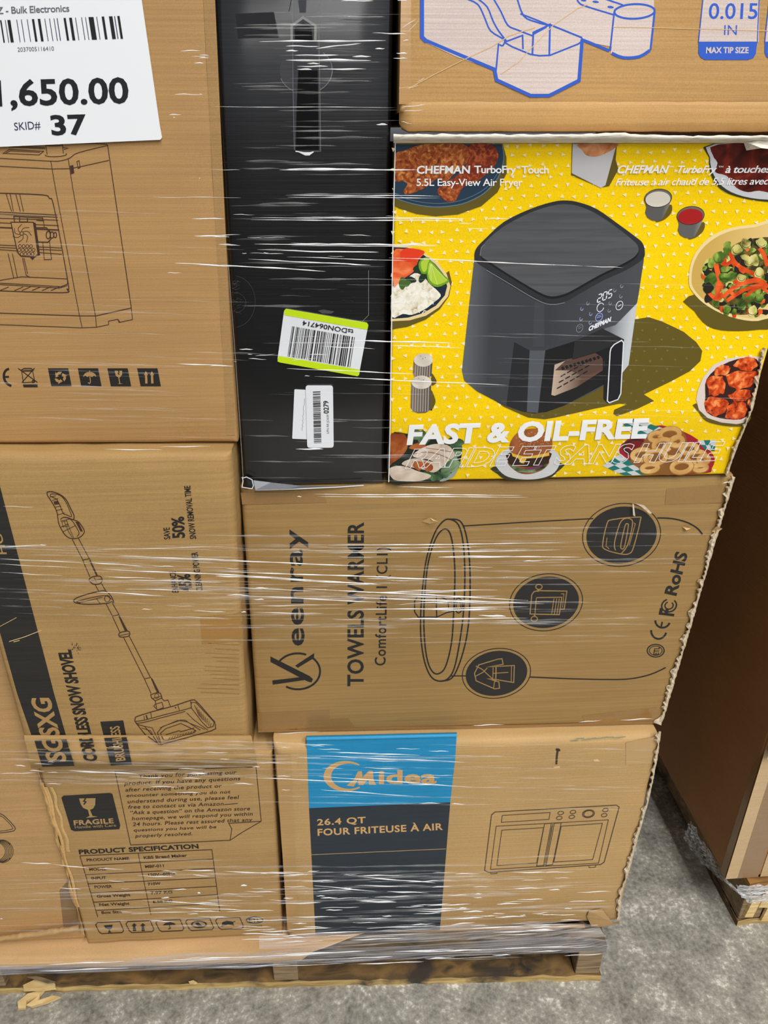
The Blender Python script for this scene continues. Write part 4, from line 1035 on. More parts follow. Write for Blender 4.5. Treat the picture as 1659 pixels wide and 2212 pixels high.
while len(pts) < 130:
    x, y = rg.uniform(1522, 1680), rg.uniform(520, 680)
    if ((x-1620)/106)**2+((y-598)/86)**2 < 1 and (x-1522)*.55 > (548-y) and inplate(x+9, y) and (x > 1560 or y > 550): pts.append((x, y))
blobs(a, rg, pts, [GRN2, CHR, PALE, GRN2, CHR, GRN2, CAR], 7, 4, 9, 1.5)
for (l, w) in (([(1546, 570), (1552, 600), (1550, 632), (1556, 640)], 11), ([(1577, 545), (1586, 565), (1604, 580), (1630, 592)], 9), ([(1562, 642), (1590, 618), (1625, 607)], 9), ([(1570, 650), (1610, 625), (1655, 612)], 8), ([(1590, 612), (1640, 606), (1658, 622)], 10), ([(1565, 575), (1580, 566), (1588, 575)], 8), ([(1640, 536), (1650, 550), (1658, 575)], 9), ([(1610, 640), (1640, 620), (1660, 632)], 7)):
    a.line(l, w, CAR, 10, False, 4); 
a.smooth([(1528, 634), (1545, 650), (1560, 645), (1560, 630), (1548, 640), (1535, 632)], CAR, 10, 3)
for (x, y, r, m) in ((1553, 558, 12, GRN2), (1612, 527, 10, PALE), (1592, 540, 10, PALE), (1618, 565, 9, PALE), (1645, 525, 9, PALE), (1565, 600, 10, GRN2), (1570, 670, 9, GRN2), (1600, 660, 9, GRN2), (1625, 672, 10, PALE), (1640, 645, 9, GRN2), (1535, 605, 12, GRN2), (1530, 622, 10, CHR), (1640, 590, 9, PALE), (1602, 600, 8, PALE)):
    blobs(a, rg, [(x, y)], [m], 11, r, r+1, 1.2); a.ring((x, y), (r*.9, 0), (0, r*.8), .8, CHR, 14, 14, 20, 200)
a.build('printed_food', D, 'roast vegetables on a wooden plate')
# wings
a = Art(YD).z(1200, 700, .27667); a.smooth([(1095, 620), (1120, 690), (1180, 760), (1300, 795), (1420, 805), (1490, 790), (1500, 700)], OLV, 3, 3)
a.poly([(1098, 590), (1110, 520), (1150, 420), (1230, 320), (1340, 270), (1480, 250), (1600, 255), (1618, 300), (1590, 400), (1560, 540), (1520, 660), (1495, 770), (1420, 785), (1300, 772), (1190, 735), (1120, 670)], flat('plate_pink', (222, 206, 196), .4), 4)
WING = speckle('wing_sauce', [(.28, (104, 26, 8)), (.42, (186, 58, 16)), (.55, (226, 92, 34)), (.7, (246, 160, 92))], 150, .35, detail=9); WD = flat('wing_gap', (54, 26, 20), .5)
a.smooth([(1180, 430), (1300, 320), (1480, 262), (1590, 300), (1560, 500), (1500, 720), (1340, 745), (1180, 690), (1170, 560)], WD, 5, 3)
for q in ([(1240, 360), (1290, 320), (1350, 330), (1370, 350), (1340, 400), (1290, 400), (1250, 400)], [(1380, 320), (1440, 270), (1510, 258), (1565, 275), (1580, 330), (1530, 370), (1450, 360)], [(1330, 400), (1420, 365), (1520, 370), (1585, 370), (1570, 440), (1500, 500), (1420, 510), (1350, 480)],
          [(1175, 440), (1230, 400), (1300, 410), (1325, 460), (1310, 540), (1250, 560), (1200, 550)], [(1160, 600), (1220, 565), (1320, 580), (1355, 620), (1320, 690), (1240, 725), (1180, 690)], [(1350, 560), (1420, 510), (1510, 510), (1530, 560), (1490, 600), (1400, 605)], [(1340, 640), (1400, 605), (1480, 610), (1500, 670), (1470, 735), (1400, 755), (1330, 735)], [(1500, 600), (1535, 560), (1530, 640), (1508, 650)]):
    a.smooth(ragged(q), WING, 6, 2)
a.build('printed_food', D, 'orange chicken wings on a plate')
# salt and pepper
a = Art(YD).z(830, 700, .25919)
SHK = grad('shaker_ribs', (122, 110, 100), (88, 78, 72), X(889), X(934)); CAPM = speckle('shaker_cap', [(.4, (204, 194, 178)), (.6, (226, 218, 204))], 60, .4)
for (x0, x1, y0, y1, ct) in ((240, 405, 300, 450, 290), (220, 395, 480, 735, 475)):
    a.smooth([(x1-10, y1-190 if y1 > 500 else y1-40), (x1+30, y1-110 if y1 > 500 else y1+20), (x1+25, y1-60 if y1 > 500 else y1+45), (x1-10, y1-20 if y1 > 500 else y1+60)], OLV, 2, 3)
    a.poly([(x0+6, y0), (x1-2, y0), (x1-10, y1-20), (x1-50, y1+5), (x0+60, y1+8), (x0+15, y1-10), (x0, y1-40)], SHK, 3)
    for k in range(7): 
        x = x0+16+k*(x1-x0-26)/7; a.line([(x+6, y0+40), (x, y1-5)], 2.0, flat('shaker_light', (168, 158, 146), .4), 4)
    a.ellipse((x0+(x1-x0)*.52, ct+10), ((x1-x0)*.48, 0), (0, 56), CAPM, 5, 24)
    for (u, v) in ((-20, -25), (0, -2), (20, -12)): a.ellipse((x0+(x1-x0)*.5+u, ct+v+2), (4, 0), (0, 3), CHR, 6, 8)
a.ellipse((393, 715), (7, 0), (0, 7), CHR, 4, 12)
a.build('printed_shakers', D, 'two ribbed shakers')
# chicken salad bottom left
a = Art(YD).z(830, 700, .25919); LEAF = speckle('lettuce_print', [(.3, (24, 42, 26)), (.48, (66, 98, 62)), (.62, (116, 142, 104)), (.8, (176, 190, 160))], 50, .5); MEAT = speckle('chicken_print', [(.25, (120, 96, 74)), (.36, (196, 174, 152)), (.6, (222, 206, 188)), (.8, (236, 226, 212))], 60, .5); SKIN = speckle('roast_skin', [(.3, (92, 36, 12)), (.5, (150, 68, 26)), (.75, (200, 122, 62))], 40, .35)
a.smooth([(50, 940), (190, 920), (340, 940), (520, 990), (610, 960), (655, 1040), (640, 1180), (600, 1270), (520, 1335), (300, 1343), (50, 1343)], flat('salad_dark', (30, 38, 32), .4), 3, 3)
a.smooth([(620, 1180), (632, 1190), (600, 1290), (520, 1338), (470, 1338), (570, 1270)], flat('plate_green_grey', (150, 160, 152), .4), 4, 3)
rg = random.Random(31)
blobs(a, rg, [(300, 940), (260, 930), (600, 1000), (610, 1060), (560, 1160), (590, 1210), (520, 1265), (450, 1285), (380, 1290), (120, 1285), (120, 1250), (330, 960), (420, 1290), (560, 1120)], [LEAF], 5, 38, 58, 1.3)
a.smooth([(48, 940), (110, 918), (170, 925), (198, 990), (190, 1060), (140, 1130), (70, 1180), (46, 1190)], SKIN, 8, 3); a.smooth([(210, 1040), (280, 1000), (350, 1015), (320, 1050), (250, 1060)], SKIN, 8, 3)
a.smooth([(240, 1110), (330, 1040), (430, 1010), (530, 1020), (580, 1070), (590, 1120), (520, 1180), (490, 1210), (380, 1150), (300, 1140)], MEAT, 9, 3)
a.smooth([(150, 1190), (200, 1150), (290, 1140), (390, 1165), (500, 1190), (480, 1225), (420, 1265), (340, 1240), (240, 1220)], MEAT, 10, 3)
a.smooth([(44, 1235), (110, 1205), (200, 1215), (280, 1250), (400, 1290), (330, 1335), (200, 1342), (80, 1325)], MEAT, 11, 3)
a.smooth([(240, 1170), (300, 1165), (400, 1190), (410, 1240), (360, 1255), (330, 1215), (300, 1250), (250, 1215)], SKIN, 11, 3); a.line([(250, 1100), (360, 1080), (480, 1110), (560, 1150)], 1.2, SKIN, 12, False, 3); a.line([(350, 1045), (450, 1060), (560, 1080)], 1.0, SKIN, 12, False, 3)
a.build('printed_food', D, 'sliced chicken salad')
# burger
a = Art(YD).z(830, 700, .25919); a.smooth([(930, 1210), (960, 1280), (1040, 1330), (1200, 1333), (1380, 1320), (1460, 1260), (1485, 1180)], flat('print_dark_green', (56, 56, 36), .4), 3, 3)
a.smooth([(935, 1190), (960, 1110), (1020, 1060), (1100, 1040), (1300, 1030), (1420, 1060), (1478, 1130), (1475, 1200), (1420, 1280), (1300, 1322), (1150, 1325), (1020, 1290)], flat('plate_white', (206, 206, 206), .4), 4, 4)
BUN = speckle('bun_print', [(.3, (122, 62, 28)), (.55, (172, 100, 54)), (.8, (196, 130, 80))], 30, .4)
a.smooth([(1045, 1190), (1060, 1160), (1200, 1180), (1370, 1160), (1385, 1190), (1330, 1245), (1230, 1280), (1130, 1265)], BUN, 5, 3)
a.smooth([(1042, 1160), (1052, 1090), (1380, 1080), (1390, 1150), (1360, 1200), (1220, 1215), (1080, 1200)], flat('patty_print', (52, 32, 22), .4), 6, 3)
a.smooth([(1060, 1195), (1150, 1230), (1260, 1240), (1340, 1200), (1370, 1185), (1350, 1225), (1240, 1265), (1120, 1250)], LEAF, 7, 3); a.smooth([(1190, 1225), (1260, 1215), (1330, 1195), (1320, 1220), (1230, 1240)], flat('onion_print', (112, 60, 90), .4), 8, 3)
a.poly([(1066, 1085), (1200, 1110), (1385, 1070), (1388, 1115), (1290, 1135), (1200, 1140), (1175, 1185), (1150, 1180), (1130, 1140), (1080, 1120)], flat('cheese_print', (226, 182, 62), .35), 8)
a.smooth([(1052, 1040), (1070, 970), (1120, 910), (1200, 880), (1290, 880), (1370, 920), (1405, 980), (1408, 1040), (1380, 1085), (1300, 1105), (1200, 1120), (1110, 1105), (1065, 1080)], BUN, 9, 4)
SES = flat('sesame_print', (226, 194, 148), .4)
for i in range(70):
    rg = random.Random(i+400); t = rg.uniform(0, 6.28); r = rg.random()**.5
    x, y = 1232+r*150*math.cos(t), 985+r*78*math.sin(t); a.ellipse((x, y), (4, 1), (-1, 2.6), SES, 10, 6)
a.build('printed_food', D, 'cheeseburger on a white plate')
# curly fries basket
a = Art(YD).z(1200, 700, .27667)
def check(q, n, m, c0, c1, lay):
    def b(u, v): return tuple((q[0][j]*(1-u)+q[1][j]*u)*(1-v)+(q[3][j]*(1-u)+q[2][j]*u)*v for j in (0, 1))
    for i in range(n):
        for k in range(m): a.poly([b(i/n, k/m), b((i+1)/n, k/m), b((i+1)/n, (k+1)/m), b(i/n, (k+1)/m)], c0 if (i+k) % 2 else c1, lay)
TEAL = flat('teal_print', (30, 118, 110), .4); GRY = flat('check_white', (206, 208, 210), .4); REDB = flat('basket_red', (164, 30, 44), .35)
a.smooth([(520, 960), (760, 800), (960, 830), (1120, 910), (1260, 1050), (1250, 1150), (1190, 1195), (700, 1200), (560, 1100)], REDB, 3, 3)
check([(385, 1130), (520, 1030), (760, 1205), (560, 1212)], 3, 4, TEAL, GRY, 4)
check([(530, 790), (610, 740), (880, 830), (740, 930)], 3, 4, GRY, TEAL, 4); check([(1120, 920), (1270, 915), (1260, 1010), (1180, 990)], 3, 2, TEAL, GRY, 5)
a.ellipse((635, 975), (100, -10), (10, 70), flat('dip_cup', (66, 34, 30), .3), 6, 28); a.ellipse((640, 970), (78, -6), (8, 48), flat('dip_red', (122, 22, 28), .3), 7, 24)
a.smooth([(600, 1080), (680, 960), (760, 850), (900, 810), (1010, 850), (1060, 960), (1180, 1000), (1230, 1080), (1180, 1170), (980, 1205), (780, 1200), (660, 1140)], flat('fries_deep', (140, 90, 40), .4), 7, 3)
RING_ = speckle('fries_print', [(.3, (196, 140, 70)), (.55, (222, 176, 108)), (.8, (240, 208, 150))], 40, .4); RED_ = flat('fries_edge', (168, 112, 52), .4)
for i, (x, y, r, s, t0, t1) in enumerate(((900, 870, 100, .62, 0, 360), (850, 960, 90, .7, 40, 330), (690, 1040, 95, .6, 0, 360), (800, 1060, 105, .7, 0, 360), (1010, 1140, 100, .62, 0, 360), (930, 1010, 100, .7, 0, 300), (1120, 1060, 95, .62, 60, 400), (1180, 1080, 50, .8, 0, 360), (760, 1150, 80, .5, 0, 360), (1060, 990, 80, .6, 100, 400), (960, 930, 60, .8, 0, 360), (1160, 1150, 60, .5, 0, 360), (800, 890, 70, .6, 90, 300))):
    a.ring((x, y), (r*.75, -r*.12), (r*.1, r*s*.75), 12.5, RED_, 8+i % 5, 26, t0, t1); a.ring((x, y-3), (r*.75, -r*.12), (r*.1, r*s*.75), 9.5, RING_, 9+i % 5, 26, t0, t1)
a.build('printed_food', D, 'curly fries in a red basket')
# titles
PW = flat('white_print', (244, 244, 244), .4)
a = Art(YD).z(840, 290, .25316)
a.text('CHEFMAN', (236, 335), (690, 333), (240, 272), PW, 14, .028); a.text('TurboFry', (728, 331), (1085, 331), (728, 270), PW, 14, .018, spacing=.93); a.text('Touch', (1130, 333), (1364, 333), (1130, 272), PW, 14, .018, spacing=.93)
a.ring((1094, 278), (8, 0), (0, 8), 1, PW, 14, 10)
a.text('5.5L Easy-View Air Fryer', (236, 440), (1142, 440), (236, 380), PW, 14, .008, spacing=.95)
a.build('printed_title', D, 'white English product title'); a = Art(YD).z(1239, 290, .25316)
a.text('CHEFMAN', (370, 332), (803, 330), (385, 268), PW, 14, .028, .15); a.text('TM', (815, 285), (850, 285), (818, 270), PW, 14); a.text('TurboFry', (880, 330), (1215, 329), (895, 270), PW, 14, .018, .25, .93); a.text('TM', (1235, 285), (1275, 285), (1238, 270), PW, 14); a.text('\u00e0 touches', (1292, 329), (1680, 326), (1302, 270), PW, 14, .018, .2, .93)
a.text('Friteuse \u00e0 air chaud de 5,5 litres avec', (355, 437), (1660, 428), (367, 378), PW, 14, .006, .2, .93)
a.build('printed_title', D, 'white slanted French product title')
a = Art(YD); a.text('FAST & OIL-FREE', (879, 962), (1401, 947), (881, 921), PW, 16, .042, .06, 1.02); a.build('printed_slogan', D, 'bold white FAST & OIL-FREE')
a = Art(YD); a.text('RAPIDE ET SANS HUILE', (877, 1016), (1565, 999), (882, 976), PW, 16, .03, .28, .93, outline=1.3); a.build('printed_slogan', D, 'outlined white RAPIDE ET SANS HUILE')
# crushed white top flap and edges
WF = speckle('crushed_flap_paper', [(.3, (176, 166, 148)), (.45, (220, 212, 196)), (.65, (238, 232, 222))], 30, .8, (2, 20, 60))
mb = MB(); V = []; nx = 90; rows = [(309, -.001), (303, -.008), (295, -.013), (290, -.010), (291, .010)]
for i in range(nx+1):
    x = 850+(1790-850)*i/nx
    for k, (y, d) in enumerate(rows):
        w = noise.noise(Vector((x*.035, k*1.3, 1)))*4+noise.noise(Vector((x*.15, k*2.1, 4)))*1.6
        lift = 5*math.exp(-((x-1350)/60)**2)+(-4 if x > 1360 else 0)
        V.append(P(x, y+(w-lift)*(k/4.0), YD-.001+d+abs(w)*.0006*(k > 0)))
n = 5; mb.add(V, [(i*n+k, i*n+k+1, (i+1)*n+k+1, (i+1)*n+k) for i in range(nx) for k in range(n-1)], WF); o = mb.build('top_flap', D, 'crumpled white board flap', smooth=True)
mb = MB(); V = [P(x, y, YD-d) for (x, y, d) in ((1606, 306, .004), (1640, 302, .008), (1790, 300, .008), (1790, 322, .012), (1700, 326, .012), (1645, 320, .014), (1612, 325, .006), (1625, 312, .012))]
mb.add(V, [(0, 1, 7), (1, 2, 3, 4, 5, 7), (7, 5, 6), (0, 7, 6)], WF); mb.build('torn_flap', D, 'torn piece of board at the top corner')
a = Art(YD); a.line([(854, 305), (848, 560), (846, 700), (841, 1050)], 2.0, WHITE, 17); a.build('edge_line', D, 'white line along the board edge')  # white stroke down the left front edge
torn(D, [(1654, 752), (1640, 811), (1626, 877), (1612, 921), (1598, 963), (1588, 1000), (1580, 1036)], YD, K_PALE, 7, 5)

zz = lambda y: P(1200, y, YD).z
buckle(D, [(zz(480), 3), (zz(440), 6), (zz(390), 9)], YD, YD+.03, True)
buckle(D, [(zz(893), 4), (zz(915), 8)], YD, YD+.03, False)
# ---- towel warmer carton
qE = [(506, 1062), (1580, 1036), (1427, 1563), (556, 1584)]
E = thing('cardboard_box', base_of(QE, YE, DEP), 'brown carton printed TOWELS WARMER with round towel icons, under the yellow carton', 'box')
qE2 = [(506, 1052), (1586, 1030), (1427, 1563), (556, 1584)]
carton_body(E, QE, YE, DEP, K_MID, seed=6, rnd=.007, rr=.0015)
a = Art(YE).z(500, 1030, .33755)
a.text('TOWELS WARMER', (843, 1340), (845, 290), (745, 1340), INK, 1, .022, spacing=1.05)
a.text('ComfortLife 1 (CL1)', (985, 1208), (1000, 450), (918, 1208), INK, 1, .012, spacing=1.1); a.build('printed_text', E)
a = Art(YE).z(500, 1030, .33755)
a.text('eenray', (465, 1080), (448, 335), (352, 1082), INK, 1, .016, spacing=1.08)
a.poly([(262, 1303), (500, 1275), (500, 1296), (265, 1330)], INK, 1); a.poly([(250, 1150), (500, 1275), (522, 1295), (512, 1316), (488, 1310), (250, 1185)], INK, 1); a.poly([(530, 1128), (528, 1160), (425, 1222), (408, 1208)], INK, 1)
a.ring((425, 1245), (142, 0), (0, 115), 4.2, INK, 1, 40, -50, 122); a.ring((425, 1245), (142, 0), (0, 115), 4.2, INK, 1, 30, 215, 292)
a.build('printed_logo', E)
a = Art(YE).z(860, 1040, .45811); LW = 3.0
def rail(pts, w=LW): a.line(pts, w, INK, 1, True, 4)
rail([(218, 225), (245, 245), (262, 330), (268, 450), (262, 620), (252, 760), (225, 870), (195, 905), (165, 900), (140, 850), (125, 750), (122, 600), (135, 430), (155, 330), (185, 255)])
rail([(240, 178), (285, 205), (308, 300), (315, 450), (308, 620), (290, 760), (265, 880), (235, 930), (195, 942), (155, 920), (125, 850), (108, 740), (107, 620), (118, 480), (135, 360), (170, 250), (205, 195)])
a.line([(240, 178), (290, 185), (318, 240), (335, 350), (340, 480), (335, 640), (318, 760), (285, 870), (250, 930), (195, 942)], LW, INK, 1, False, 4)
a.line([(310, 210), (600, 192), (920, 175)], 2.4, INK, 1); a.line([(1222, 172), (1290, 175), (1360, 192), (1410, 220), (1436, 250)], 3, INK, 1, False, 4)
a.line([(250, 917), (320, 917)], 2.4, INK, 1); a.line([(620, 922), (800, 930), (1000, 934), (1100, 930), (1190, 910), (1262, 878)], 2.6, INK, 1, False, 4)
a.line([(90, 545), (180, 535), (182, 640), (95, 640), (78, 615), (78, 565)], 2.4, INK, 1, True); a.line([(200, 545), (235, 560), (262, 560)], 2.2, INK, 1); a.line([(182, 640), (230, 618), (262, 612)], 2.2, INK, 1); a.ring((285, 585), (18, 0), (0, 35), 2.4, INK, 1); a.ring((285, 585), (10, 0), (0, 22), 1.6, INK, 1, 20); a.line([(235, 560), (240, 618)], 2, INK, 1)
a.build('printed_drawing', E)
BADGE = flat('badge_ink', (44, 42, 40), .5)
for (cx, cy, ax, by_) in ((1054, 252, 184, 148), (698, 570, 172, 134), (464, 905, 161, 117)):
    a = Art(YE).z(860, 1040, .45811); sk = -24
    a.ellipse((cx, cy), (ax*.90, sk*.6), (4, by_*.90), BADGE, 1, 48); a.ring((cx, cy), (ax, sk*.6), (4, by_), 1.7, INK, 1, 56)
    K = K_MID
    if cx > 1000:
        a.line([(985, 200), (1010, 180), (1130, 168), (1142, 185), (1110, 310), (1090, 340), (1050, 342), (975, 320), (965, 290)], 2.3, K, 3, True, 3)
        a.line([(1025, 325), (1020, 290), (1045, 200), (1070, 175), (1098, 178), (1105, 205), (1082, 300), (1050, 342)], 2.3, K, 3, False, 3); a.line([(1050, 300), (1070, 210), (1082, 200), (1085, 215), (1068, 305), (1055, 318)], 2.2, K, 3, True, 3)
        a.line([(1112, 195), (1118, 200), (1090, 300)], 1.8, K, 3); a.line([(985, 265), (980, 305), (995, 318)], 1.6, K, 3)
    elif cx > 600:
        a.line([(660, 515), (796, 517), (783, 602), (765, 602)], 2.3, K, 3); a.line([(652, 548), (772, 546), (760, 628), (622, 625), (630, 535), (640, 520), (660, 515)], 2.3, K, 3)
        a.line([(652, 548), (645, 625)], 2, K, 3); a.ring((664, 497), (15, 0), (0, 12), 2.2, K, 3, 16); a.ring((642, 648), (15, 0), (0, 12), 2.2, K, 3, 16); a.line([(663, 508), (658, 520)], 3, K, 3); a.line([(644, 628), (643, 636)], 3, K, 3)
        for x in (735, 748, 760): a.line([(x, 552), (x-11, 625)], 1.8, K, 3)
        a.line([(768, 530), (782, 530), (775, 595)], 1.6, K, 3)
    else:
        a.line([(470, 838), (380, 865), (360, 905), (368, 940), (455, 978), (478, 975), (475, 945), (420, 930), (448, 932), (545, 948), (548, 868), (465, 872), (418, 875), (495, 862), (490, 836)], 2.2, K, 3, True)
        a.line([(366, 870), (395, 885), (455, 940)], 2, K, 3); a.line([(362, 920), (400, 900), (420, 880)], 2, K, 3); a.line([(462, 875), (460, 945)], 2.6, K, 3); a.line([(448, 876), (446, 940)], 1.8, K, 3); a.line([(535, 868), (533, 945)], 1.6, K, 3); a.line([(448, 905), (520, 900)], 1.8, K, 3); a.line([(455, 940), (450, 978)], 1.8, K, 3)
    a.build('printed_icon', E)
a = Art(YE).z(860, 1040, .45811)
a.text('RoHS', (1310, 540), (1365, 340), (1258, 528), INK, 1, .03, spacing=1.0)
a.text('F', (1298, 636), (1304, 605), (1232, 628), INK, 1, .03); a.ring((1278, 585), (34, 4), (-8, 30), 3, INK, 1, 26, -60, 240); a.ring((1278, 585), (19, 2), (-4, 17), 2.6, INK, 1, 20, -60, 240)
a.ring((1230, 700), (36, 6), (-7, 42), 4, INK, 1, 24, 10, 170); a.ring((1248, 655), (34, 6), (-7, 34), 4, INK, 1, 24, 10, 170); a.line([(1240, 688), (1246, 662)], 3.4, INK, 1)
a.ring((1215, 798), (40, 0), (0, 30), 2.2, INK, 1); a.ring((1215, 798), (30, 0), (0, 22), 1.4, INK, 1); a.text('ETL', (1228, 818), (1234, 780), (1204, 818), INK, 1, .02)
a.build('certification_marks', E)
tape(E, [(556, 1540), (712, 1534), (712, 1553), (752, 1552), (768, 1572), (558, 1578)], YE, TAPE, 1); tape(E, [(1258, 1546), (1420, 1528), (1424, 1556), (1262, 1562)], YE, TAPE, 1)
tape(E, [(1440, 1056), (1578, 1046), (1572, 1085), (1436, 1090)], YE, TAPE, 1); tape(E, [(520, 1064), (700, 1064), (706, 1086), (523, 1090)], YE, TAPE, 0)
mb = MB(); z_ = lambda u, v, d: P(860+u*.45811, 1040+v*.45811, YE-d)
for q in ([(110, 188, .001), (150, 170, .006), (162, 185, .008), (188, 190, .002), (150, 200, .003)], [(1340, 212, .001), (1365, 208, .005), (1380, 222, .002), (1360, 230, .004)], [(1478, 235, .001), (1500, 212, .008), (1530, 222, .004), (1500, 245, .003)]):
    mb = MB(); mb.add([z_(*p) for p in q], [tuple(range(len(q)))], kraft('kraft_peel', (206, 170, 116), .05)); mb.build('torn_paper', E, 'peeled bit of board')
mb = MB()
for q in ([(1105, 105), (1108, 160), (1118, 165), (1112, 108)], [(1120, 104), (1160, 112), (1198, 150), (1185, 152), (1150, 122)]):
    mb.add([z_(p[0], p[1], .004) for p in q], [tuple(range(len(q)))], K_PALE)
mb.build('torn_paper', E, 'peeled bits of board')
torn(E, [(1586, 1030), (1566, 1096), (1538, 1190), (1512, 1280), (1486, 1370), (1456, 1470), (1434, 1545), (1426, 1566)], YE, K_PALE, 10, 6)
LOWW = kraft('kraft_glue_edge', (150, 112, 70), .15, .4)
a = Art(YE); a.line([(558, 1579), (800, 1574), (1100, 1569), (1425, 1560)], 6, LOWW, 1); a.build('edge_strip', E, 'darker crushed lower edge')

# ---- snow shovel carton
qF = [(-460, 972), (500, 966), (548, 1612), (52, 1592)]
qF = [(-130, 972), (500, 966), (541, 1650), (66, 1662)]
Fb = thing('cardboard_box', base_of(QF, YF, DEP), 'brown carton printed with a snow shovel drawing and a black band', 'box')
K_F = kraft('kraft_shovel', (168, 134, 83), .09)
carton_body(Fb, QF, YF, DEP, K_F, seed=7, rnd=.011, rough_edge=.003)
BAND = kraft('black_print_on_kraft', (44, 42, 40), .15, .45)
a = Art(YF).z(0, 940, .3255)
a.poly([(-90, 0+60), (-60, 110), (360, 1720), (495, 2193), (280, 2200), (115, 1720), (0, 1310), (-180, 640)], BAND, 1); a.build('printed_band', Fb, 'black slanting band')
KT = kraft('bare_kraft_letters', (172, 136, 84), .05)
a = Art(YF).z(0, 1400, .3255)
a.text('SGSXG', (440, 752), (328, 330), (318, 752), KT, 2, .03, spacing=.98); a.build('printed_logo', Fb, 'bare board letters on the black band')
a = Art(YF).z(0, 940, .3255); a.text('HOUSEHOLD', (45, 790), (-110, 200), (-10, 790), KT, 2, .01); a.build('printed_text', Fb, 'bare board letters on the black band')
a = Art(YF).z(0, 1400, .3255)
a.text('CORDLESS SNOW SHOVEL', (645, 750), (465, 10), (565, 752), INK, 1, .04, spacing=.96); a.build('printed_text', Fb)
a = Art(YF).z(0, 1400, .3255)
a.poly([(665, 488), (818, 480), (876, 775), (735, 780)], BAND, 1); a.text('BRUSHLESS', (832, 745), (790, 515), (772, 752), KT, 2, .02, spacing=.97); a.build('printed_badge', Fb, 'black badge with bare letters')
a = Art(YF).z(0, 940, .3255)
a.text('SAVE', (1130, 690), (1125, 612), (1090, 692), INK, 1, .02); a.text('50%', (1225, 680), (1218, 538), (1148, 688), INK, 1, .03, spacing=.95); a.text('SNOW REMOVAL TIME', (1302, 688), (1262, 335), (1262, 690), INK, 1, .02)
a.build('printed_text', Fb); a = Art(YF).z(0, 940, .3255)
a.text('ENHANCE', (1185, 1045), (1165, 905), (1145, 1045), INK, 1, .02); a.text('45%', (1275, 1035), (1258, 920), (1196, 1040), INK, 1, .03, spacing=.95); a.text('CLEANING POWER', (1345, 1035), (1310, 775), (1305, 1038), INK, 1, .02)
a.build('printed_text', Fb)
a = Art(YF).z(0, 940, .3255); l = 1.6
a.line([(312, 378), (345, 375), (400, 395), (440, 430), (470, 490), (490, 530), (487, 560), (450, 548), (420, 545)], l+.6, INK_BROWN, 1, False, 3)
a.line([(312, 378), (315, 400), (335, 430), (365, 480), (380, 520), (385, 560), (395, 600), (430, 660), (470, 685), (520, 682), (550, 660), (560, 635), (540, 600), (520, 575), (485, 560)], l+.4, INK_BROWN, 1, False, 3)
a.line([(345, 390), (400, 400), (435, 440), (462, 500), (475, 540), (440, 528), (420, 520), (395, 460), (375, 425), (335, 405)], l, INK_BROWN, 1, True, 3); a.poly([(355, 440), (385, 435), (395, 458), (362, 462)], INK_BROWN, 1)
for (p, q) in (((330, 410), (372, 402)), ((345, 435), (385, 420)), ((368, 478), (405, 470)), ((372, 500), (418, 490)), ((382, 530), (430, 515)), ((405, 610), (450, 590)), ((400, 570), (470, 555)), ((420, 640), (500, 600))): a.line([p, q], 1.3, INK_BROWN, 1)
a.line([(400, 560), (425, 545), (470, 560), (500, 600), (525, 650), (510, 672)], l, INK_BROWN, 1, False, 3); a.line([(425, 570), (455, 640), (480, 680)], 1.2, INK_BROWN, 1); a.poly([(500, 575), (520, 575), (550, 640), (535, 640)], INK_BROWN, 1); a.line([(440, 560), (470, 640), (490, 682)], 1.1, INK_BROWN, 1); a.line([(410, 575), (445, 570), (450, 605), (418, 608)], 1.1, INK_BROWN, 1, True)
def tube(p, q, w0, w1, extra=True):
    a.line([(p[0]-w0, p[1]), (q[0]-w1, q[1])], l, INK_BROWN, 1); a.line([(p[0]+w0, p[1]-4), (q[0]+w1, q[1]-6)], l, INK_BROWN, 1)
tube((500, 690), (570, 825), 21, 22); a.line([(548, 828), (596, 820)], l, INK_BROWN, 1); tube((572, 828), (622, 940), 24, 26)
a.poly([(592, 832), (602, 835), (648, 930), (640, 938), (625, 905)], INK_SOFT, 1)
a.line([(592, 958), (610, 942), (660, 935), (678, 958), (665, 985), (625, 990), (600, 975)], l+.4, INK_BROWN, 1, True, 3); a.line([(600, 968), (675, 955)], 1.3, INK_BROWN, 1); a.line([(625, 945), (640, 975)], 1.3, INK_BROWN, 1)
tube((652, 990), (680, 1040), 22, 22)
a.line([(490, 1095), (520, 1075), (600, 1050), (665, 1035), (700, 1035), (735, 1065), (755, 1110), (740, 1105), (720, 1115), (690, 1118), (640, 1122), (560, 1122), (500, 1112)], l+.4, INK_BROWN, 1, True, 3); a.line([(505, 1105), (600, 1080), (700, 1065), (740, 1090)], l, INK_BROWN, 1, False, 3); a.line([(520, 1112), (600, 1095), (680, 1075)], 1.3, INK_BROWN, 1); a.line([(640, 1085), (665, 1118)], 1.2, INK_BROWN, 1); a.ring((712, 1085), (18, 0), (0, 22), 1.5, INK_BROWN, 1, 16); a.line([(510, 1110), (530, 1118)], 3, INK_BROWN, 1)
tube((725, 1120), (768, 1198), 21, 23); a.line([(745, 1202), (790, 1192)], l, INK_BROWN, 1); tube((768, 1200), (822, 1310), 23, 26); a.poly([(785, 1200), (798, 1205), (845, 1300), (832, 1308), (815, 1270)], INK_SOFT, 1)
a.line([(788, 1322), (805, 1308), (850, 1300), (862, 1318), (850, 1335), (800, 1340)], l+.4, INK_BROWN, 1, True, 3); a.line([(795, 1330), (858, 1318)], 1.3, INK_BROWN, 1)
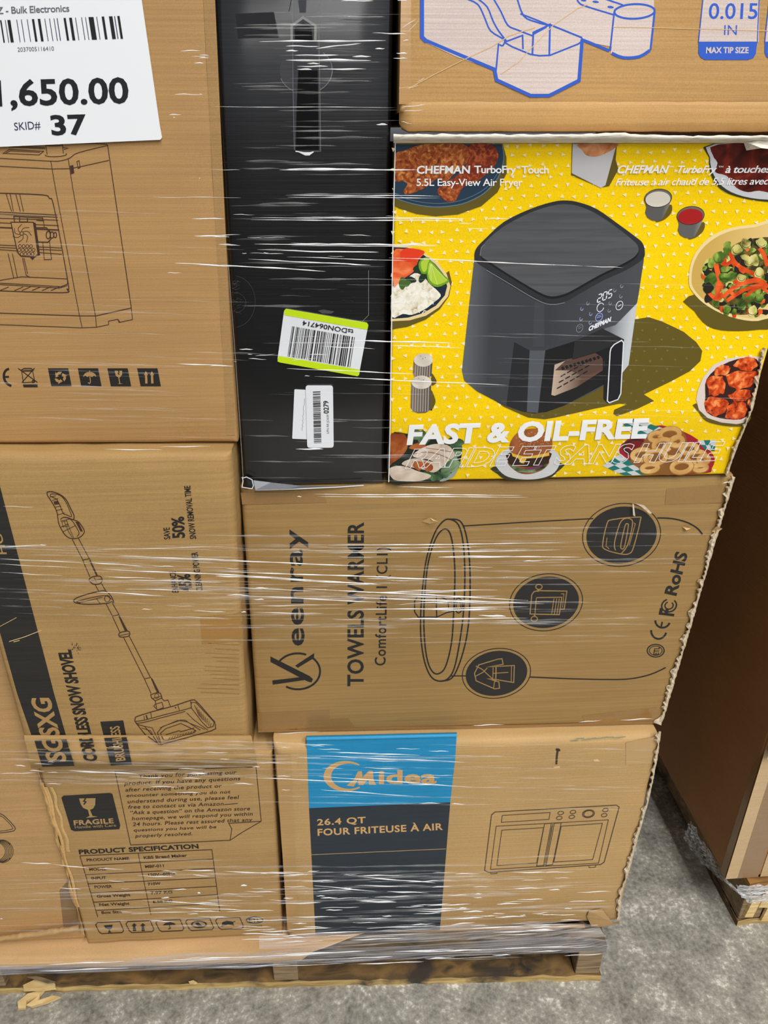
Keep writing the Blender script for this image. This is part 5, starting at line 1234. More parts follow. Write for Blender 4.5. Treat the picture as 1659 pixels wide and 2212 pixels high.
tube((838, 1338), (978, 1615), 20, 21); a.line([(955, 1618), (1002, 1608)], l, INK_BROWN, 1); tube((980, 1615), (1028, 1715), 23, 25); a.poly([(1000, 1612), (1012, 1616), (1058, 1705), (1045, 1712), (1030, 1685)], INK_SOFT, 1)
a.z(0, 1400, .3255)
a.line([(1000, 310), (1040, 295), (1065, 300), (1075, 330), (1030, 350), (1005, 330)], l+.3, INK_BROWN, 1, True); a.line([(1030, 350), (1040, 400)], l, INK_BROWN, 1); a.line([(1070, 330), (1090, 350), (1115, 345), (1130, 385)], l, INK_BROWN, 1); a.line([(1030, 372), (1075, 360), (1085, 395), (1045, 410), (1020, 385)], l, INK_BROWN, 1, True); a.ring((1040, 318), (14, 0), (0, 16), 1.2, INK_BROWN, 1, 12); a.line([(1010, 335), (1075, 318)], 1.3, INK_BROWN, 1)
a.line([(895, 485), (898, 460), (920, 450), (1000, 425), (1150, 385), (1270, 345), (1290, 343), (1320, 370), (1425, 490), (1432, 535), (1400, 550), (1200, 605), (1070, 640), (1050, 635), (960, 570), (905, 500)], l+.4, INK_BROWN, 1, True)
a.line([(895, 488), (960, 478), (1100, 440), (1240, 405), (1270, 395), (1265, 350)], l, INK_BROWN, 1); a.line([(905, 500), (950, 495), (1230, 420)], l, INK_BROWN, 1)
a.line([(1270, 360), (1300, 362), (1420, 490), (1415, 520), (1380, 530), (1340, 490), (1268, 395)], l, INK_BROWN, 1, True)
for i in range(9): a.line([(1290+i*14, 378+i*15), (1322+i*9, 452+i*9)], 1.2, INK_BROWN, 1)
a.line([(960, 478), (955, 450)], 1.4, INK_BROWN, 1); a.line([(1000, 425), (1005, 462)], 1.4, INK_BROWN, 1); a.line([(970, 445), (978, 472)], 3, INK_SOFT, 1); a.line([(1180, 378), (1190, 412)], 1.4, INK_BROWN, 1); a.ellipse((1165, 395), (5, 0), (0, 5), INK_BROWN, 1, 8)
a.line([(1050, 635), (1020, 590), (960, 520), (910, 505)], l, INK_BROWN, 1); a.line([(1070, 640), (1045, 560), (1080, 520), (1200, 478), (1230, 480), (1330, 545)], l, INK_BROWN, 1); a.line([(1085, 610), (1065, 565), (1100, 535), (1200, 500), (1300, 548), (1290, 560), (1110, 612)], l, INK_BROWN, 1, True)
a.line([(1060, 530), (1180, 480), (1240, 490), (1360, 540)], 1.3, INK_BROWN, 1); a.line([(920, 510), (1010, 530), (1060, 630)], 1.3, INK_BROWN, 1); a.line([(940, 530), (1000, 550), (1040, 625)], 1.3, INK_BROWN, 1); a.line([(1240, 430), (1290, 480), (1380, 545)], 1.4, INK_BROWN, 1); a.line([(1100, 575), (1190, 548), (1200, 555), (1290, 530)], 1.6, INK_BROWN, 1)
for i in range(10): a.line([(1120+i*18, 602-i*5), (1130+i*18, 592-i*5)], 1.2, INK_BROWN, 1)
a.build('printed_drawing', Fb); SHOV = a
tape(Fb, [(432, 1332), (519, 1326), (522, 1385), (436, 1392)], YF, kraft('tape_ochre', (160, 118, 58), .05, .2, .5, .05, .4), 1)
a = Art(YF).z(0, 940, .3255); rg = random.Random(6)
for i in range(40): 
    x, y = rg.gauss(500, 22), rg.gauss(1410, 16); a.ellipse((x, y), (rg.uniform(1, 5), 0), (0, rg.uniform(1, 4)), INK_SOFT, 1, 7)
a.build('stain', Fb, 'dark smudge'); a = Art(YF).z(0, 940, .3255)
for i in range(12):
    y = 1385+i*29+rg.uniform(-4, 4); x = rg.uniform(1290, 1440); a.line([(x, y), (1590, y+10)], 1.0, kraft('kraft_flute_dark', (150, 112, 64), .05), 1)
a.line([(-20, 1280), (110, 1210)], 1, CR, 3); a.line([(60, 1370), (160, 1340), (275, 1295)], 1.4, CR, 3); a.line([(90, 1372), (130, 1362)], 1.4, CR, 3)
a.build('crease', Fb)
# crushed lower edge of that carton: folded ridges
mb = MB(); V = []; nx = 70; rows = [(1588, .0), (1600, -.007), (1608, -.002), (1618, -.009), (1628, -.002), (1640, -.007), (1652, -.002), (1660, .006)]
for i in range(nx+1):
    u = i/nx
    for k, (y, d) in enumerate(rows):
        x = (52+(k*2.2))+(541-52)*u
        V.append(P(x, y-8*u*(k > 0)+noise.noise(Vector((x*.03, k*.9, 7)))*4*(k > 0), YF-.0022+d*(1-.15*noise.noise(Vector((x*.02, k, 1))))))
n = len(rows); 
mb.add(V, [(i*n+k, i*n+k+1, (i+1)*n+k+1, (i+1)*n+k) for i in range(nx) for k in range(n-1)], K_F)
crush = mb.build('crushed_edge', Fb, 'folded crushed lower edge', smooth=True)
zl = P(300, 1592, YF-.0115).z
YCR = YF-.0095
a = Art(YCR).z(0, 1400, .3255)
a.poly([(195, 500), (408, 500), (495, 783), (280, 788)], BAND, 1); a.text('SGSXG', (440, 752), (328, 330), (318, 752), KT, 2, .03, spacing=.98)
onto(a, YCR-.001, zl).build('printed_logo', Fb, 'band end and bare letters on the crushed edge')
a = Art(YCR).z(0, 1400, .3255); a.text('CORDLESS SNOW SHOVEL', (645, 750), (465, 10), (565, 752), INK, 1, .04, spacing=.96)
onto(a, YCR-.001, zl).build('printed_text', Fb)
a = Art(YCR).z(0, 1400, .3255); a.poly([(665, 488), (818, 480), (876, 775), (735, 780)], BAND, 1); a.text('BRUSHLESS', (832, 745), (790, 515), (772, 752), KT, 2, .02, spacing=.97)
b = onto(a, YCR-.001, zl)
n_ = sum(1 for v in a.v[:4])
for k in range(len(b.v)): pass
b.build('printed_badge', Fb, 'black badge end on the crushed edge')
onto(SHOV, YCR-.001, zl).build('printed_drawing', Fb, 'lower end of the shovel drawing')

# ---- bread maker carton
qG = [(82, 1664), (596, 1634), (612, 2024), (186, 2034)]
Gb = thing('cardboard_box', base_of(QG, YG, DEP), 'brown carton with a FRAGILE mark and product specification table, on the pallet', 'box')
K_G = kraft('kraft_bread', (172, 138, 88), .08)
carton_body(Gb, QG, YG, DEP, K_G, seed=8, rnd=.007, rough_edge=.002)
a = Art(YG).z(0, 1600, .37372)
a.poly([(355, 330), (366, 318), (635, 302), (650, 308), (695, 490), (690, 512), (430, 524), (410, 515)], BAND, 1)
a.poly([(457, 334), (552, 332), (550, 372), (538, 392), (520, 400), (535, 435), (565, 440), (495, 446), (518, 435), (508, 400), (480, 388), (466, 365)], K_G, 2); a.line([(495, 333), (484, 350), (496, 354), (484, 370)], 3, BAND, 3)
a.text('FRAGILE', (428, 488), (658, 476), (424, 462), K_G, 2, .035, spacing=1.08); a.text('Handle with Care', (434, 508), (672, 496), (431, 492), K_G, 2, .0); a.build('fragile_mark', Gb, 'black FRAGILE square')
a = Art(YG).z(0, 1600, .37372)
a.line([(1480, 152), (1510, 466), (1322, 478), (1340, 510), (1330, 576), (755, 603), (665, 178), (1480, 152)], 1.6, INK_BROWN, 1); a.line([(1510, 466), (1400, 530), (1330, 576)], 1.6, INK_BROWN, 1)
for (s, x0, y0, x1, y1, h) in (('Thank you for purchasing our', 805, 216, 1370, 192, 20), ('product. If you have any questions', 716, 258, 1392, 228, 20), ('after receiving the product or', 725, 294, 1285, 270, 20), ('encounter something you do not', 732, 326, 1335, 304, 18), ('understand during use, please feel', 738, 362, 1386, 336, 20), ('free to contact us via Amazon', 742, 394, 1295, 374, 20), ('\u201cAsk a question\u201d on the Amazon store', 756, 426, 1447, 402, 20), ('homepage, we will respond you within', 762, 460, 1463, 432, 19), ('24 hours. Please rest assured that any', 766, 494, 1462, 466, 20), ('questions you have will be', 774, 526, 1252, 506, 17), ('properly resolved.', 780, 560, 1112, 546, 18)):
    a.text(s, (x0, y0), (x1, y1), (x0-4, y0-h), INK_BROWN, 1, .014, .25, 1.06)
a.line([(1297, 370), (1375, 363)], 1.6, INK_BROWN, 1); a.build('printed_note', Gb, 'thank you note in brown italic')
a = Art(YG).z(0, 1600, .37372)
a.text('PRODUCT SPECIFICATION', (458, 656), (1150, 622), (453, 632), INK, 1, .04, spacing=1.02)
a.line([(565, 1020), (462, 666), (1225, 630), (1270, 985)], 1.6, INK_BROWN, 1)
for i, (y0, y1) in enumerate(((722, 684), (775, 738), (828, 792), (880, 842), (934, 890), (982, 940))):
    x0 = 478+i*16; x1 = 1230+i*7; a.line([(x0, y0), (x1, y1)], 1.5, INK_BROWN, 1)
a.line([(798, 650), (872, 1008)], 1.5, INK_BROWN, 1)
for (s, x0, y0, x1, y1) in (('PRODUCT NAME', 502, 698, 748, 688), ('MODEL', 517, 752, 616, 748), ('INPUT', 530, 804, 615, 800), ('POWER', 547, 854, 650, 850), ('Gross Weight', 560, 908, 755, 898), ('Net Weight', 575, 956, 750, 948), ('Box Size', 588, 1002, 705, 996), ('KBS Bread Maker', 832, 684, 1082, 670), ('MBF-011', 840, 736, 948, 730), ('120V~60Hz', 858, 784, 1015, 776), ('710W', 856, 838, 930, 832), ('7.97 KG', 872, 888, 998, 882), ('6.58 KG', 884, 940, 998, 934)):
    a.text(s, (x0, y0), (x1, y1), (x0-3, y0-15), INK_BROWN, 1, .03)
a.build('specification_table', Gb)
a = Art(YG).z(0, 1600, .37372)
for i, x in enumerate((555, 730, 903, 1075, 1248)):
    dy = -i*6; a.line([(x+8, 1052+dy), (x+138, 1046+dy), (x+160, 1098+dy), (x+150, 1110+dy), (x+32, 1116+dy), (x+18, 1106+dy), (x-2, 1066+dy)], 2.0, INK_BROWN, 1, True)
a.poly([(600, 1068), (650, 1064), (648, 1085), (632, 1092), (640, 1106), (650, 1108), (625, 1110), (630, 1092), (610, 1085)], INK, 1)
for x in (775, 825): a.poly([(x, 1054), (x+16, 1068), (x+7, 1070), (x+12, 1100), (x-6, 1101), (x-7, 1070), (x-16, 1072)], INK, 1)
a.poly([(940, 1068), (955, 1054), (985, 1048), (1010, 1056), (1016, 1064)], INK, 1); a.line([(976, 1052), (984, 1086), (972, 1090)], 2, INK, 1)
a.ring((1150, 1062), (42, 0), (0, 18), 3, INK, 1, 24); a.poly([(1128, 1056), (1145, 1050), (1172, 1072), (1150, 1076)], INK, 1)
a.poly([(1285, 1050), (1310, 1040), (1345, 1046), (1355, 1070), (1320, 1062), (1280, 1074)], INK, 1); a.line([(1280, 1074), (1360, 1044)], 2, INK, 1)
a.ring((1472, 1038), (48, 0), (0, 18), 2.2, INK_SOFT, 1, 24); a.text('ETL', (1440, 1052), (1505, 1048), (1438, 1028), INK_SOFT, 1, .02); a.text('Intertek', (1428, 1078), (1520, 1072), (1427, 1070), INK_SOFT, 1)
a.build('handling_symbols', Gb)
WR = kraft('kraft_wrinkle', (200, 162, 106), .10)
mb = MB(); rg = random.Random(2)
for (x0, y0, x1, y1) in ((100, 1700, 170, 1960), (112, 1700, 150, 1840), (92, 1690, 140, 1870)):
    V = []; F = []
    for i in range(25):
        t = i/24; x = x0+(x1-x0)*t+2*math.sin(t*19+x0); y = y0+(y1-y0)*t; r = .0022*math.sin(math.pi*t)+.0002
        for k, (u, d) in enumerate(((-3.5, 0), (0, 1), (3.5, 0))): V.append(P(x+u, y, YG-.0004-d*r))
    mb.add(V, [(3*i+k, 3*i+k+1, 3*i+k+4, 3*i+k+3) for i in range(24) for k in range(2)], WR)
mb.build('wrinkled_edge', Gb, 'puckered paper along the corner', smooth=True)
torn(Gb, [(84, 1668), (120, 1790), (150, 1900), (183, 2020)], YG, WR, 6, 9, 'edge_strip', 'rubbed pale corner edge', 12)

# ---- oven carton
qH = [(586, 1598), (1426, 1576), (1330, 2000), (622, 2036)]
Hb = thing('cardboard_box', base_of(QH, YH, DEP), 'tan carton with blue and black panel and double-door oven drawing', 'box')
K_H = kraft('kraft_oven', (184, 149, 98), .05)
carton_body(Hb, QH, YH, DEP, K_H, seed=10, rnd=.014, rough_edge=.002, rr=.0015)
# the box sits on the pallet deck: lower skirt reaches down to it
BLU = kraft('blue_panel_print', (30, 138, 186), .05, .45); NVY = kraft('dark_panel_print', (42, 50, 58), .08, .45)
a = Art(YH).z(560, 1560, .53044)
a.poly([(193, 72), (804, 58), (798, 150), (778, 326), (203, 350)], BLU, 1); a.poly([(203, 350), (778, 326), (736, 845), (229, 866)], NVY, 1); a.line([(212, 540), (760, 516)], 1.2, K_H, 2)
a.build('printed_panel', Hb, 'blue and black printed panel')
mb = MB(); z_ = lambda u, v, d: P(560+u*.53044, 1560+v*.53044, YH+d)
V = []; 
for i in range(11):
    t = i/10
    for (v, d) in ((74, -.0012), (68, -.0004), (63, .0008), (59, .0030), (56.5, .0060), (55.5, .0105), (55.2, .0150)): V.append(z_(192+(805-192)*t, v-14*t, d-.0014*(d < .006)))
mb.add(V, [(i*7+k, i*7+k+1, (i+1)*7+k+1, (i+1)*7+k) for i in range(10) for k in range(6)], BLU); mb.build('printed_panel', Hb, 'blue panel wrapped over the top edge', smooth=True)
a = Art(YH).z(560, 1560, .53044); KL = kraft('bare_kraft_logo', (202, 160, 104), .03)
a.text('idea', (486, 250), (722, 248), (486, 198), KL, 2, .03, spacing=1.02)
a.poly([(355, 258), (385, 235), (402, 200), (418, 200), (420, 225), (446, 198), (462, 198), (466, 235), (476, 255), (448, 255), (444, 232), (424, 256), (404, 256), (402, 232), (385, 262)], KL, 2)
ro = []; ri = []
for i in range(31):
    t = math.radians(-52-i*8.6); ro.append((352+90*math.cos(t), 220+62*math.sin(t))); k = .90-.10*math.sin(math.pi*i/30)
    ri.append((360+84*k*math.cos(t), 220+60*k*math.sin(t)))
a.poly(ro+ri[::-1], KL, 2)
a.build('printed_logo', Hb, 'bare board logo on blue')
a = Art(YH).z(560, 1560, .53044)
a.text('26.4 QT', (236, 420), (434, 410), (235, 396), KL, 2, .025, spacing=1.1); a.text('FOUR FRITEUSE \u00c0 AIR', (238, 462), (748, 438), (237, 436), KL, 2, .025, spacing=1.08); a.build('printed_text', Hb, 'bare board lettering on the black panel')
a = Art(YH).z(560, 1560, .53044); o_ = flat('oven_line_ink', (74, 62, 50), .6)
a.line([(946, 378), (960, 366), (1455, 338), (1466, 346), (1405, 570), (1390, 580), (935, 612), (918, 604)], 1.8, o_, 1, True)
a.line([(990, 380), (1185, 368), (1180, 396), (986, 408)], 1.4, o_, 1, True); a.line([(965, 424), (1422, 398), (1382, 574), (942, 600)], 1.4, o_, 1, True)
a.line([(988, 440), (1158, 430), (1130, 574), (968, 584)], 1.4, o_, 1, True); a.line([(1230, 424), (1398, 412), (1358, 560), (1200, 570)], 1.4, o_, 1, True)
a.line([(1162, 414), (1190, 412), (1158, 584), (1130, 586)], 1.4, o_, 1, True); a.line([(1202, 412), (1230, 410), (1195, 580), (1168, 584)], 1.4, o_, 1, True); a.line([(1196, 414), (1163, 584)], 1.2, o_, 1); a.line([(1192, 424), (1166, 570)], 1.0, o_, 1)
for (x, y) in ((1228, 370), (1222, 390), (1278, 366), (1273, 386), (1410, 358), (1405, 379)): a.ring((x, y), (11.5, -.6), (-1, 7), 1.5, o_, 1, 18)
a.ring((1341, 373), (24, -1.2), (-2, 16), 1.8, o_, 1, 26); a.ring((1341, 373), (19, -1), (-2, 12.5), 1.5, o_, 1, 22)
a.line([(942, 612), (944, 618), (968, 616), (970, 609)], 1.3, o_, 1); a.line([(1342, 586), (1344, 593), (1368, 591), (1372, 583)], 1.3, o_, 1)
a.build('printed_drawing', Hb)
a = Art(YH).z(560, 1560, .53044)
a.line([(1216, 112), (1212, 140), (1210, 172)], 4.2, INK_SOFT, 1); a.ellipse((1217, 113), (9, 4), (-4, 5), INK_SOFT, 1, 12); a.poly([(1196, 182), (1222, 178), (1226, 186), (1204, 188)], CR, 1); a.poly([(1362, 152), (1378, 150), (1388, 160), (1362, 160)], CR, 1)
a.build('staple_dent', Hb, 'dark staple dent'); a = Art(YH).z(560, 1560, .53044)
for i in range(9): a.line([(1270+i*24, 72-i*1.5+rg.uniform(-4, 4)), (1300+i*24, 70-i*1.5+rg.uniform(-4, 4))], 2.0, kraft('faded_teal_smear', (140, 146, 112), .1), 1)
a.build('stain', Hb, 'faded teal smear')
tape(Hb, [(1352, 1604), (1424, 1590), (1408, 1650), (1352, 1652)], YH, kraft('tape_light', (186, 150, 98), .04, .2, .5, .05, .4), 1)
tape(Hb, [(596, 1630), (628, 1630), (646, 2010), (621, 2012)], YH, kraft('kraft_crush_edge', (178, 142, 92), .04), 1, 'edge_strip', 'crushed board corner')
torn(Hb, [(1426, 1580), (1418, 1640), (1408, 1690), (1394, 1750), (1376, 1810), (1358, 1880), (1342, 1930), (1336, 1985)], YH, K_PALE, 8, 11)
mb = MB(); z_ = lambda u, v, d: P(1000+u*.24111, 1900+v*.24111, YH-d)
mb.add([z_(1110, 330, .002), z_(1130, 280, .003), z_(1240, 260, .004), z_(1340, 385, .010), z_(1400, 372, .016), z_(1405, 395, .014), z_(1330, 408, .009), z_(1230, 425, .006), z_(1150, 420, .004)], [(0, 1, 2, 3, 8), (3, 4, 5, 6), (3, 6, 7, 8)], K_LOW); mb.build('torn_flap', Hb, 'torn flap at the lower corner')

# ---- big carton at the lower left
qI = [(-560, 1180), (64, 1180), (182, 2030), (-330, 2042)]
Ib = thing('cardboard_box', base_of(QI, YI, DEP), 'brown carton beside the FRAGILE carton, cut by the frame edge', 'box')
qI2 = [(-560, 1400), (60, 1400), (184, 2020), (-330, 2036)]
carton_body(Ib, QI, YI, DEP, kraft('kraft_left', (182, 144, 95), .08), seed=12, rnd=.007)
a = Art(YI).z(0, 1600, .37372)
a.line([(-60, 400), (0, 422), (30, 440), (82, 495), (85, 515), (60, 526), (-60, 540)], 1.6, INK_SOFT, 1, False, 3); a.line([(-60, 412), (0, 434), (28, 452), (72, 502), (52, 516), (-60, 530)], 1.2, INK_SOFT, 1, False, 3)
for k in range(6): a.ring((10-k*9, 640), (66, 0), (0, 66-k*2), 1.3, INK_SOFT, 1, 24, -90, 90)
a.line([(-60, 570), (20, 576), (60, 600)], 1.4, INK_SOFT, 1); a.line([(-60, 708), (10, 702), (60, 680)], 1.4, INK_SOFT, 1)
a.build('printed_drawing', Ib)
tape(Ib, [(128, 1924), (144, 1905), (154, 1905), (172, 2008), (138, 2010)], YI, kraft('tape_grey_brown', (132, 104, 74), .06, .2, .5, .05, .4), 1)
mb = MB(); V = []; rg = random.Random(3)
for i in range(31):
    x = -40+i*7.0
    for (y, d) in ((2040-i*.95, -.001), (2032-i*.95, -.010), (2026-i*.95, .006)): V.append(P(x, y+rg.uniform(-1.5, 1.5), YI-.012+d))
mb.add(V, [(3*i+k, 3*i+k+1, 3*i+k+4, 3*i+k+3) for i in range(30) for k in range(2)], K_LOW); mb.build('bottom_flap', Ib, 'lifted lower flap', smooth=True)
# ================================================================ STRETCH FILM around the stack
YS = -0.036      # the film is stretched a little in front of the cartons
FS = thing('stretch_film', Vector((0.1, YS, .1)), 'clear stretch film wound round the stack, with white horizontal wrinkles', 'plastic film')
WRINK = film_mat('film_wrinkle_bright', 0.92, (246, 247, 248), .10, False)  # milky film white that also carries the lamp glints on the folds
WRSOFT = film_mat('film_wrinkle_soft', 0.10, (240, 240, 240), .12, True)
def stack_edge(y):
    if y < 300: return 1800
    if y < 1036: return 1786+(1580-1786)*(y-303)/730.0
    if y < 1570: return 1586+(1427-1586)*(y-1030)/533.0
    if y < 1985: return 1428+(1334-1428)*(y-1578)/406.0
    return 1306
class Film(MB):
    def strand(s, x0, y0, x1, y1, w, mat, Y=YS, seed=0, bow=0.0):
        """a tapering wrinkle of film: a raised fold with a crest, lying across the cartons"""
        xe = stack_edge((y0+y1)/2)-3
        if x0 >= xe-8: return
        if x1 > xe: y1 = y0+(y1-y0)*(xe-x0)/(x1-x0); x1 = xe
        rg = random.Random(seed*7919+int(x0*3+y0)); n = max(4, int(abs(x1-x0)/9)); V = []
        ph = rg.uniform(0, 6)
        for i in range(n+1):
            t = i/n; env = min(1, 3.2*t, 3.2*(1-t))**.7*(.72+.28*math.sin(ph+t*n*.7))+.04
            x = x0+(x1-x0)*t; y = y0+(y1-y0)*t+bow*math.sin(math.pi*t)+.5*math.sin(ph+t*9)
            h = w*.5*env
            for (u, d) in ((-1, 0), (-.55, .7), (0, 1), (.55, .7), (1, 0)):
                V.append(P(x, y+u*h, Y-d*h*.0006))
        s.add(V, [(5*i+k, 5*i+k+1, 5*i+k+6, 5*i+k+5) for i in range(n) for k in range(4)], mat)
f = Film()
ST = []
def zs(Z, lst):
    for q in lst: ST.append((Z[0]+q[0]*Z[2], Z[1]+q[1]*Z[2], Z[0]+q[2]*Z[2], Z[1]+q[3]*Z[2], q[4]))
ZC = (430, 0, .27125); ZDd = (460, 560, .24111); ZL = (500, 1030, .33755); ZM = (860, 1040, .45811); ZJ = (0, 940, .3255); ZB = (0, 300, .31344); ZF = (840, 290, .25316); ZN = (0, 1600, .37372); ZO = (560, 1560, .53044)
zs(ZC, [(480, 330, 1490, 325, 5), (690, 365, 960, 372, 4), (930, 385, 1290, 345, 4), (690, 405, 790, 405, 4), (760, 440, 1110, 440, 4), (690, 480, 1370, 480, 6), (1220, 450, 1370, 450, 4), (860, 505, 960, 507, 3), (780, 530, 1030, 528, 3), (780, 552, 900, 553, 4), (945, 553, 1330, 550, 4), (1380, 262, 1659, 272, 3.2), (1400, 388, 1480, 388, 3.5), (1410, 992, 1500, 991, 4.5), (1130, 5, 1390, 8, 5), (1580, 2, 1659, 4, 4), (1570, 425, 1659, 425, 4), (1545, 465, 1659, 465, 4),
        (640, 1352, 1740, 1352, 5), (700, 1345, 1200, 1343, 4), (690, 1557, 1920, 1560, 2.4), (705, 1570, 1920, 1576, 2.2), (420, 1735, 2110, 1738, 2.2), (410, 1752, 2110, 1758, 2.6), (-60, 1742, 205, 1742, 2.4), (440, 1944, 1900, 1950, 4), (730, 1958, 1900, 1960, 2), (-40, 1878, 240, 1885, 3), (155, 1945, 300, 1950, 2), (540, 1995, 1430, 2007, 2.2), (760, 2003, 1430, 2010, 2.4), (700, 2045, 1659, 2078, 1.8), (390, 2065, 1360, 2112, 3), (1000, 2090, 1370, 2115, 2.4), (170, 2110, 1010, 2160, 3.6), (340, 2018, 380, 2018, 2), (510, 2014, 555, 2014, 1.8), (0, 2112, 160, 2118, 2), (0, 1420, 10, 1420, 2), (100, 850, 1560, 856, 1.4), (0, 460, 80, 460, 2.5), (0, 435, 80, 440, 1.6), (0, 500, 20, 500, 2), (0, 752, 25, 752, 2)])
zs(ZF, [(0, 1052, 1659, 1126, 2.8), (1659, 1126, 2000, 1138, 1.6), (840, 720, 1030, 720, 3), (600, 760, 720, 762, 2), (680, 806, 860, 806, 2), (0, 945, 330, 932, 2.6), (0, 715, 640, 722, 3)])
zs(ZB, [(1200, 855, 1659, 882, 3.6), (1220, 1550, 1610, 1565, 3), (1430, 672, 1580, 676, 3), (1380, 668, 1659, 660, 1.5), (1350, 550, 1550, 549, 2), (1505, 730, 1659, 735, 1.6), (1150, 922, 1250, 925, 2.4), (1050, 402, 1659, 404, 1), (1440, 212, 1659, 214, 1)])
zs((0, 0, .30139), [(1290, 365, 1440, 362, 2.2), (1370, 405, 1500, 402, 2), (1390, 452, 1460, 452, 2.4), (1250, 675, 1455, 678, 2.6), (1210, 822, 1300, 822, 2.4), (1240, 842, 1256, 842, 3)])
zs(ZDd, [(1230, 728, 2150, 752, 4), (960, 780, 1450, 802, 2), (660, 978, 1820, 1028, 2.4), (910, 1050, 2640, 1130, 2.6), (740, 1702, 990, 1700, 4.5), (235, 807, 360, 808, 2.2), (310, 852, 355, 852, 1.8), (320, 888, 480, 900, 2), (380, 865, 560, 850, 1.6), (-30, 953, 178, 957, 2.6), (820, 1044, 870, 1046, 1.6), (700, 905, 940, 885, 1.6), (860, 852, 1040, 855, 1.6), (1600, 770, 2250, 795, 2)])
zs(ZL, [(525, 112, 1860, 118, 2.6), (550, 126, 1900, 130, 2.2), (620, 440, 2180, 422, 2.2), (620, 458, 1659, 448, 1.4), (620, 488, 2080, 470, 2.4), (1320, 515, 2240, 512, 2.6), (-100, 535, 900, 573, 2.8), (-100, 605, 1330, 655, 3), (-100, 630, 930, 684, 2.6), (250, 655, 960, 690, 2), (460, 715, 1900, 790, 3), (60, 760, 1000, 806, 3), (700, 770, 2000, 812, 3), (140, 785, 210, 785, 3.2), (150, 710, 240, 712, 2.6), (170, 828, 580, 820, 1.6), (140, 868, 590, 876, 2), (720, 852, 1900, 832, 2.6), (1080, 908, 1900, 905, 2.8), (1340, 860, 1700, 845, 2.2), (860, 650, 1330, 655, 2.2), (730, 690, 930, 684, 2.6), (860, 740, 1500, 735, 2.2), (60, 865, 95, 865, 3), (420, 125, 450, 128, 2)])
zs(ZM, [(0, 455, 220, 462, 2), (0, 515, 470, 512, 2.4), (0, 545, 460, 545, 2.6), (100, 560, 530, 578, 2.2), (0, 580, 340, 560, 2), (100, 605, 520, 602, 2.4), (0, 648, 340, 650, 2.2), (380, 632, 510, 636, 5), (190, 355, 540, 352, 2.6), (590, 376, 680, 374, 3), (0, 25, 260, 30, 2)])
zs(ZJ, [(590, 845, 950, 870, 2.4), (1000, 868, 1160, 872, 2), (680, 890, 1900, 945, 2.8), (690, 940, 1030, 950, 2), (860, 960, 1480, 975, 2.2), (640, 1040, 1085, 1066, 2.8), (780, 800, 1800, 842, 2.4), (830, 1020, 1420, 1036, 2), (1500, 1060, 1659, 1062, 2.4), (1280, 1165, 1500, 1175, 2.4), (940, 1155, 1010, 1156, 2), (0, 820, 600, 850, 1.6), (-30, 745, 310, 728, 2.2), (260, 730, 310, 730, 2.6), (20, 470, 230, 480, 1.4), (-30, 855, 500, 880, 1.2), (600, 760, 1500, 740, 1.2), (0, 910, 420, 935, 1.2), (1430, 937, 1600, 942, 3), (1590, 888, 1500, 886, 2), (690, 95, 1080, 98, 2.2), (1060, 78, 1400, 74, 2)])
zs(ZN, [(395, 175, 790, 190, 3.6), (85, 140, 150, 148, 2), (170, 170, 260, 178, 2), (740, 210, 960, 215, 2), (1070, 190, 1200, 192, 3), (1350, 245, 1470, 252, 2), (120, 706, 300, 712, 3), (300, 715, 520, 738, 2), (340, 852, 470, 858, 3), (560, 738, 720, 744, 2), (620, 808, 720, 818, 2), (1050, 748, 1240, 752, 3), (1290, 756, 1700, 770, 2.6), (790, 780, 1010, 788, 2), (930, 910, 980, 906, 3), (1000, 860, 1080, 858, 2.4), (1140, 880, 1160, 880, 4), (1390, 838, 1430, 836, 4), (1100, 940, 1270, 940, 2.6), (1400, 1115, 1659, 1120, 4), (1395, 1150, 1659, 1145, 4), (860, 1040, 1010, 1046, 2.2), (1005, 965, 1430, 980, 2), (820, 920, 1400, 960, 1.6), (750, 1000, 1200, 985, 1.6), (0, 1030, 15, 1030, 2.4), (0, 190, 200, 186, 2), (1500, 1105, 1700, 1100, 2.6)])
zs(ZO, [(275, 122, 655, 135, 2.6), (250, 138, 835, 163, 2.4), (240, 220, 870, 265, 2.2), (250, 275, 630, 302, 2), (420, 185, 580, 192, 1.6), (650, 330, 740, 330, 2), (780, 332, 840, 335, 2), (440, 205, 560, 208, 2), (-60, 225, 500, 248, 2), (400, 630, 720, 655, 3), (220, 665, 480, 690, 2.4), (390, 665, 620, 670, 2.4), (520, 690, 690, 695, 3), (410, 730, 560, 733, 4.5), (500, 790, 540, 790, 4), (270, 765, 340, 765, 4), (180, 832, 300, 838, 2.4), (760, 800, 915, 796, 3.4), (960, 795, 1090, 790, 2.8), (830, 772, 915, 770, 3), (780, 765, 860, 760, 2.4), (870, 715, 910, 715, 2.2), (1060, 788, 1085, 786, 3), (620, 825, 700, 822, 2.4), (780, 825, 880, 815, 3), (1110, 780, 1180, 775, 2)])
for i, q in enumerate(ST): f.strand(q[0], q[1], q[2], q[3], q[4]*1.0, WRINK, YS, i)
for i, q in enumerate([(866, 62, 900, 40, 2), (880, 70, 905, 44, 1.6), (870, 88, 884, 86, 2), (866, 232, 920, 226, 2.6), (868, 240, 915, 238, 2.2), (900, 178, 918, 168, 2.4), (878, 192, 905, 184, 2), (866, 262, 890, 268, 1.8), (1560, 1044, 1580, 1040, 2), (600, 1585, 690, 1580, 1.6), (1020, 1567, 1090, 1565, 1.8), (1250, 1560, 1300, 1556, 2), (1340, 1556, 1410, 1552, 2.2)]):  # short glare glints on the film, drawn as white strands
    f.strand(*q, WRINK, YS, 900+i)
rg = random.Random(77)
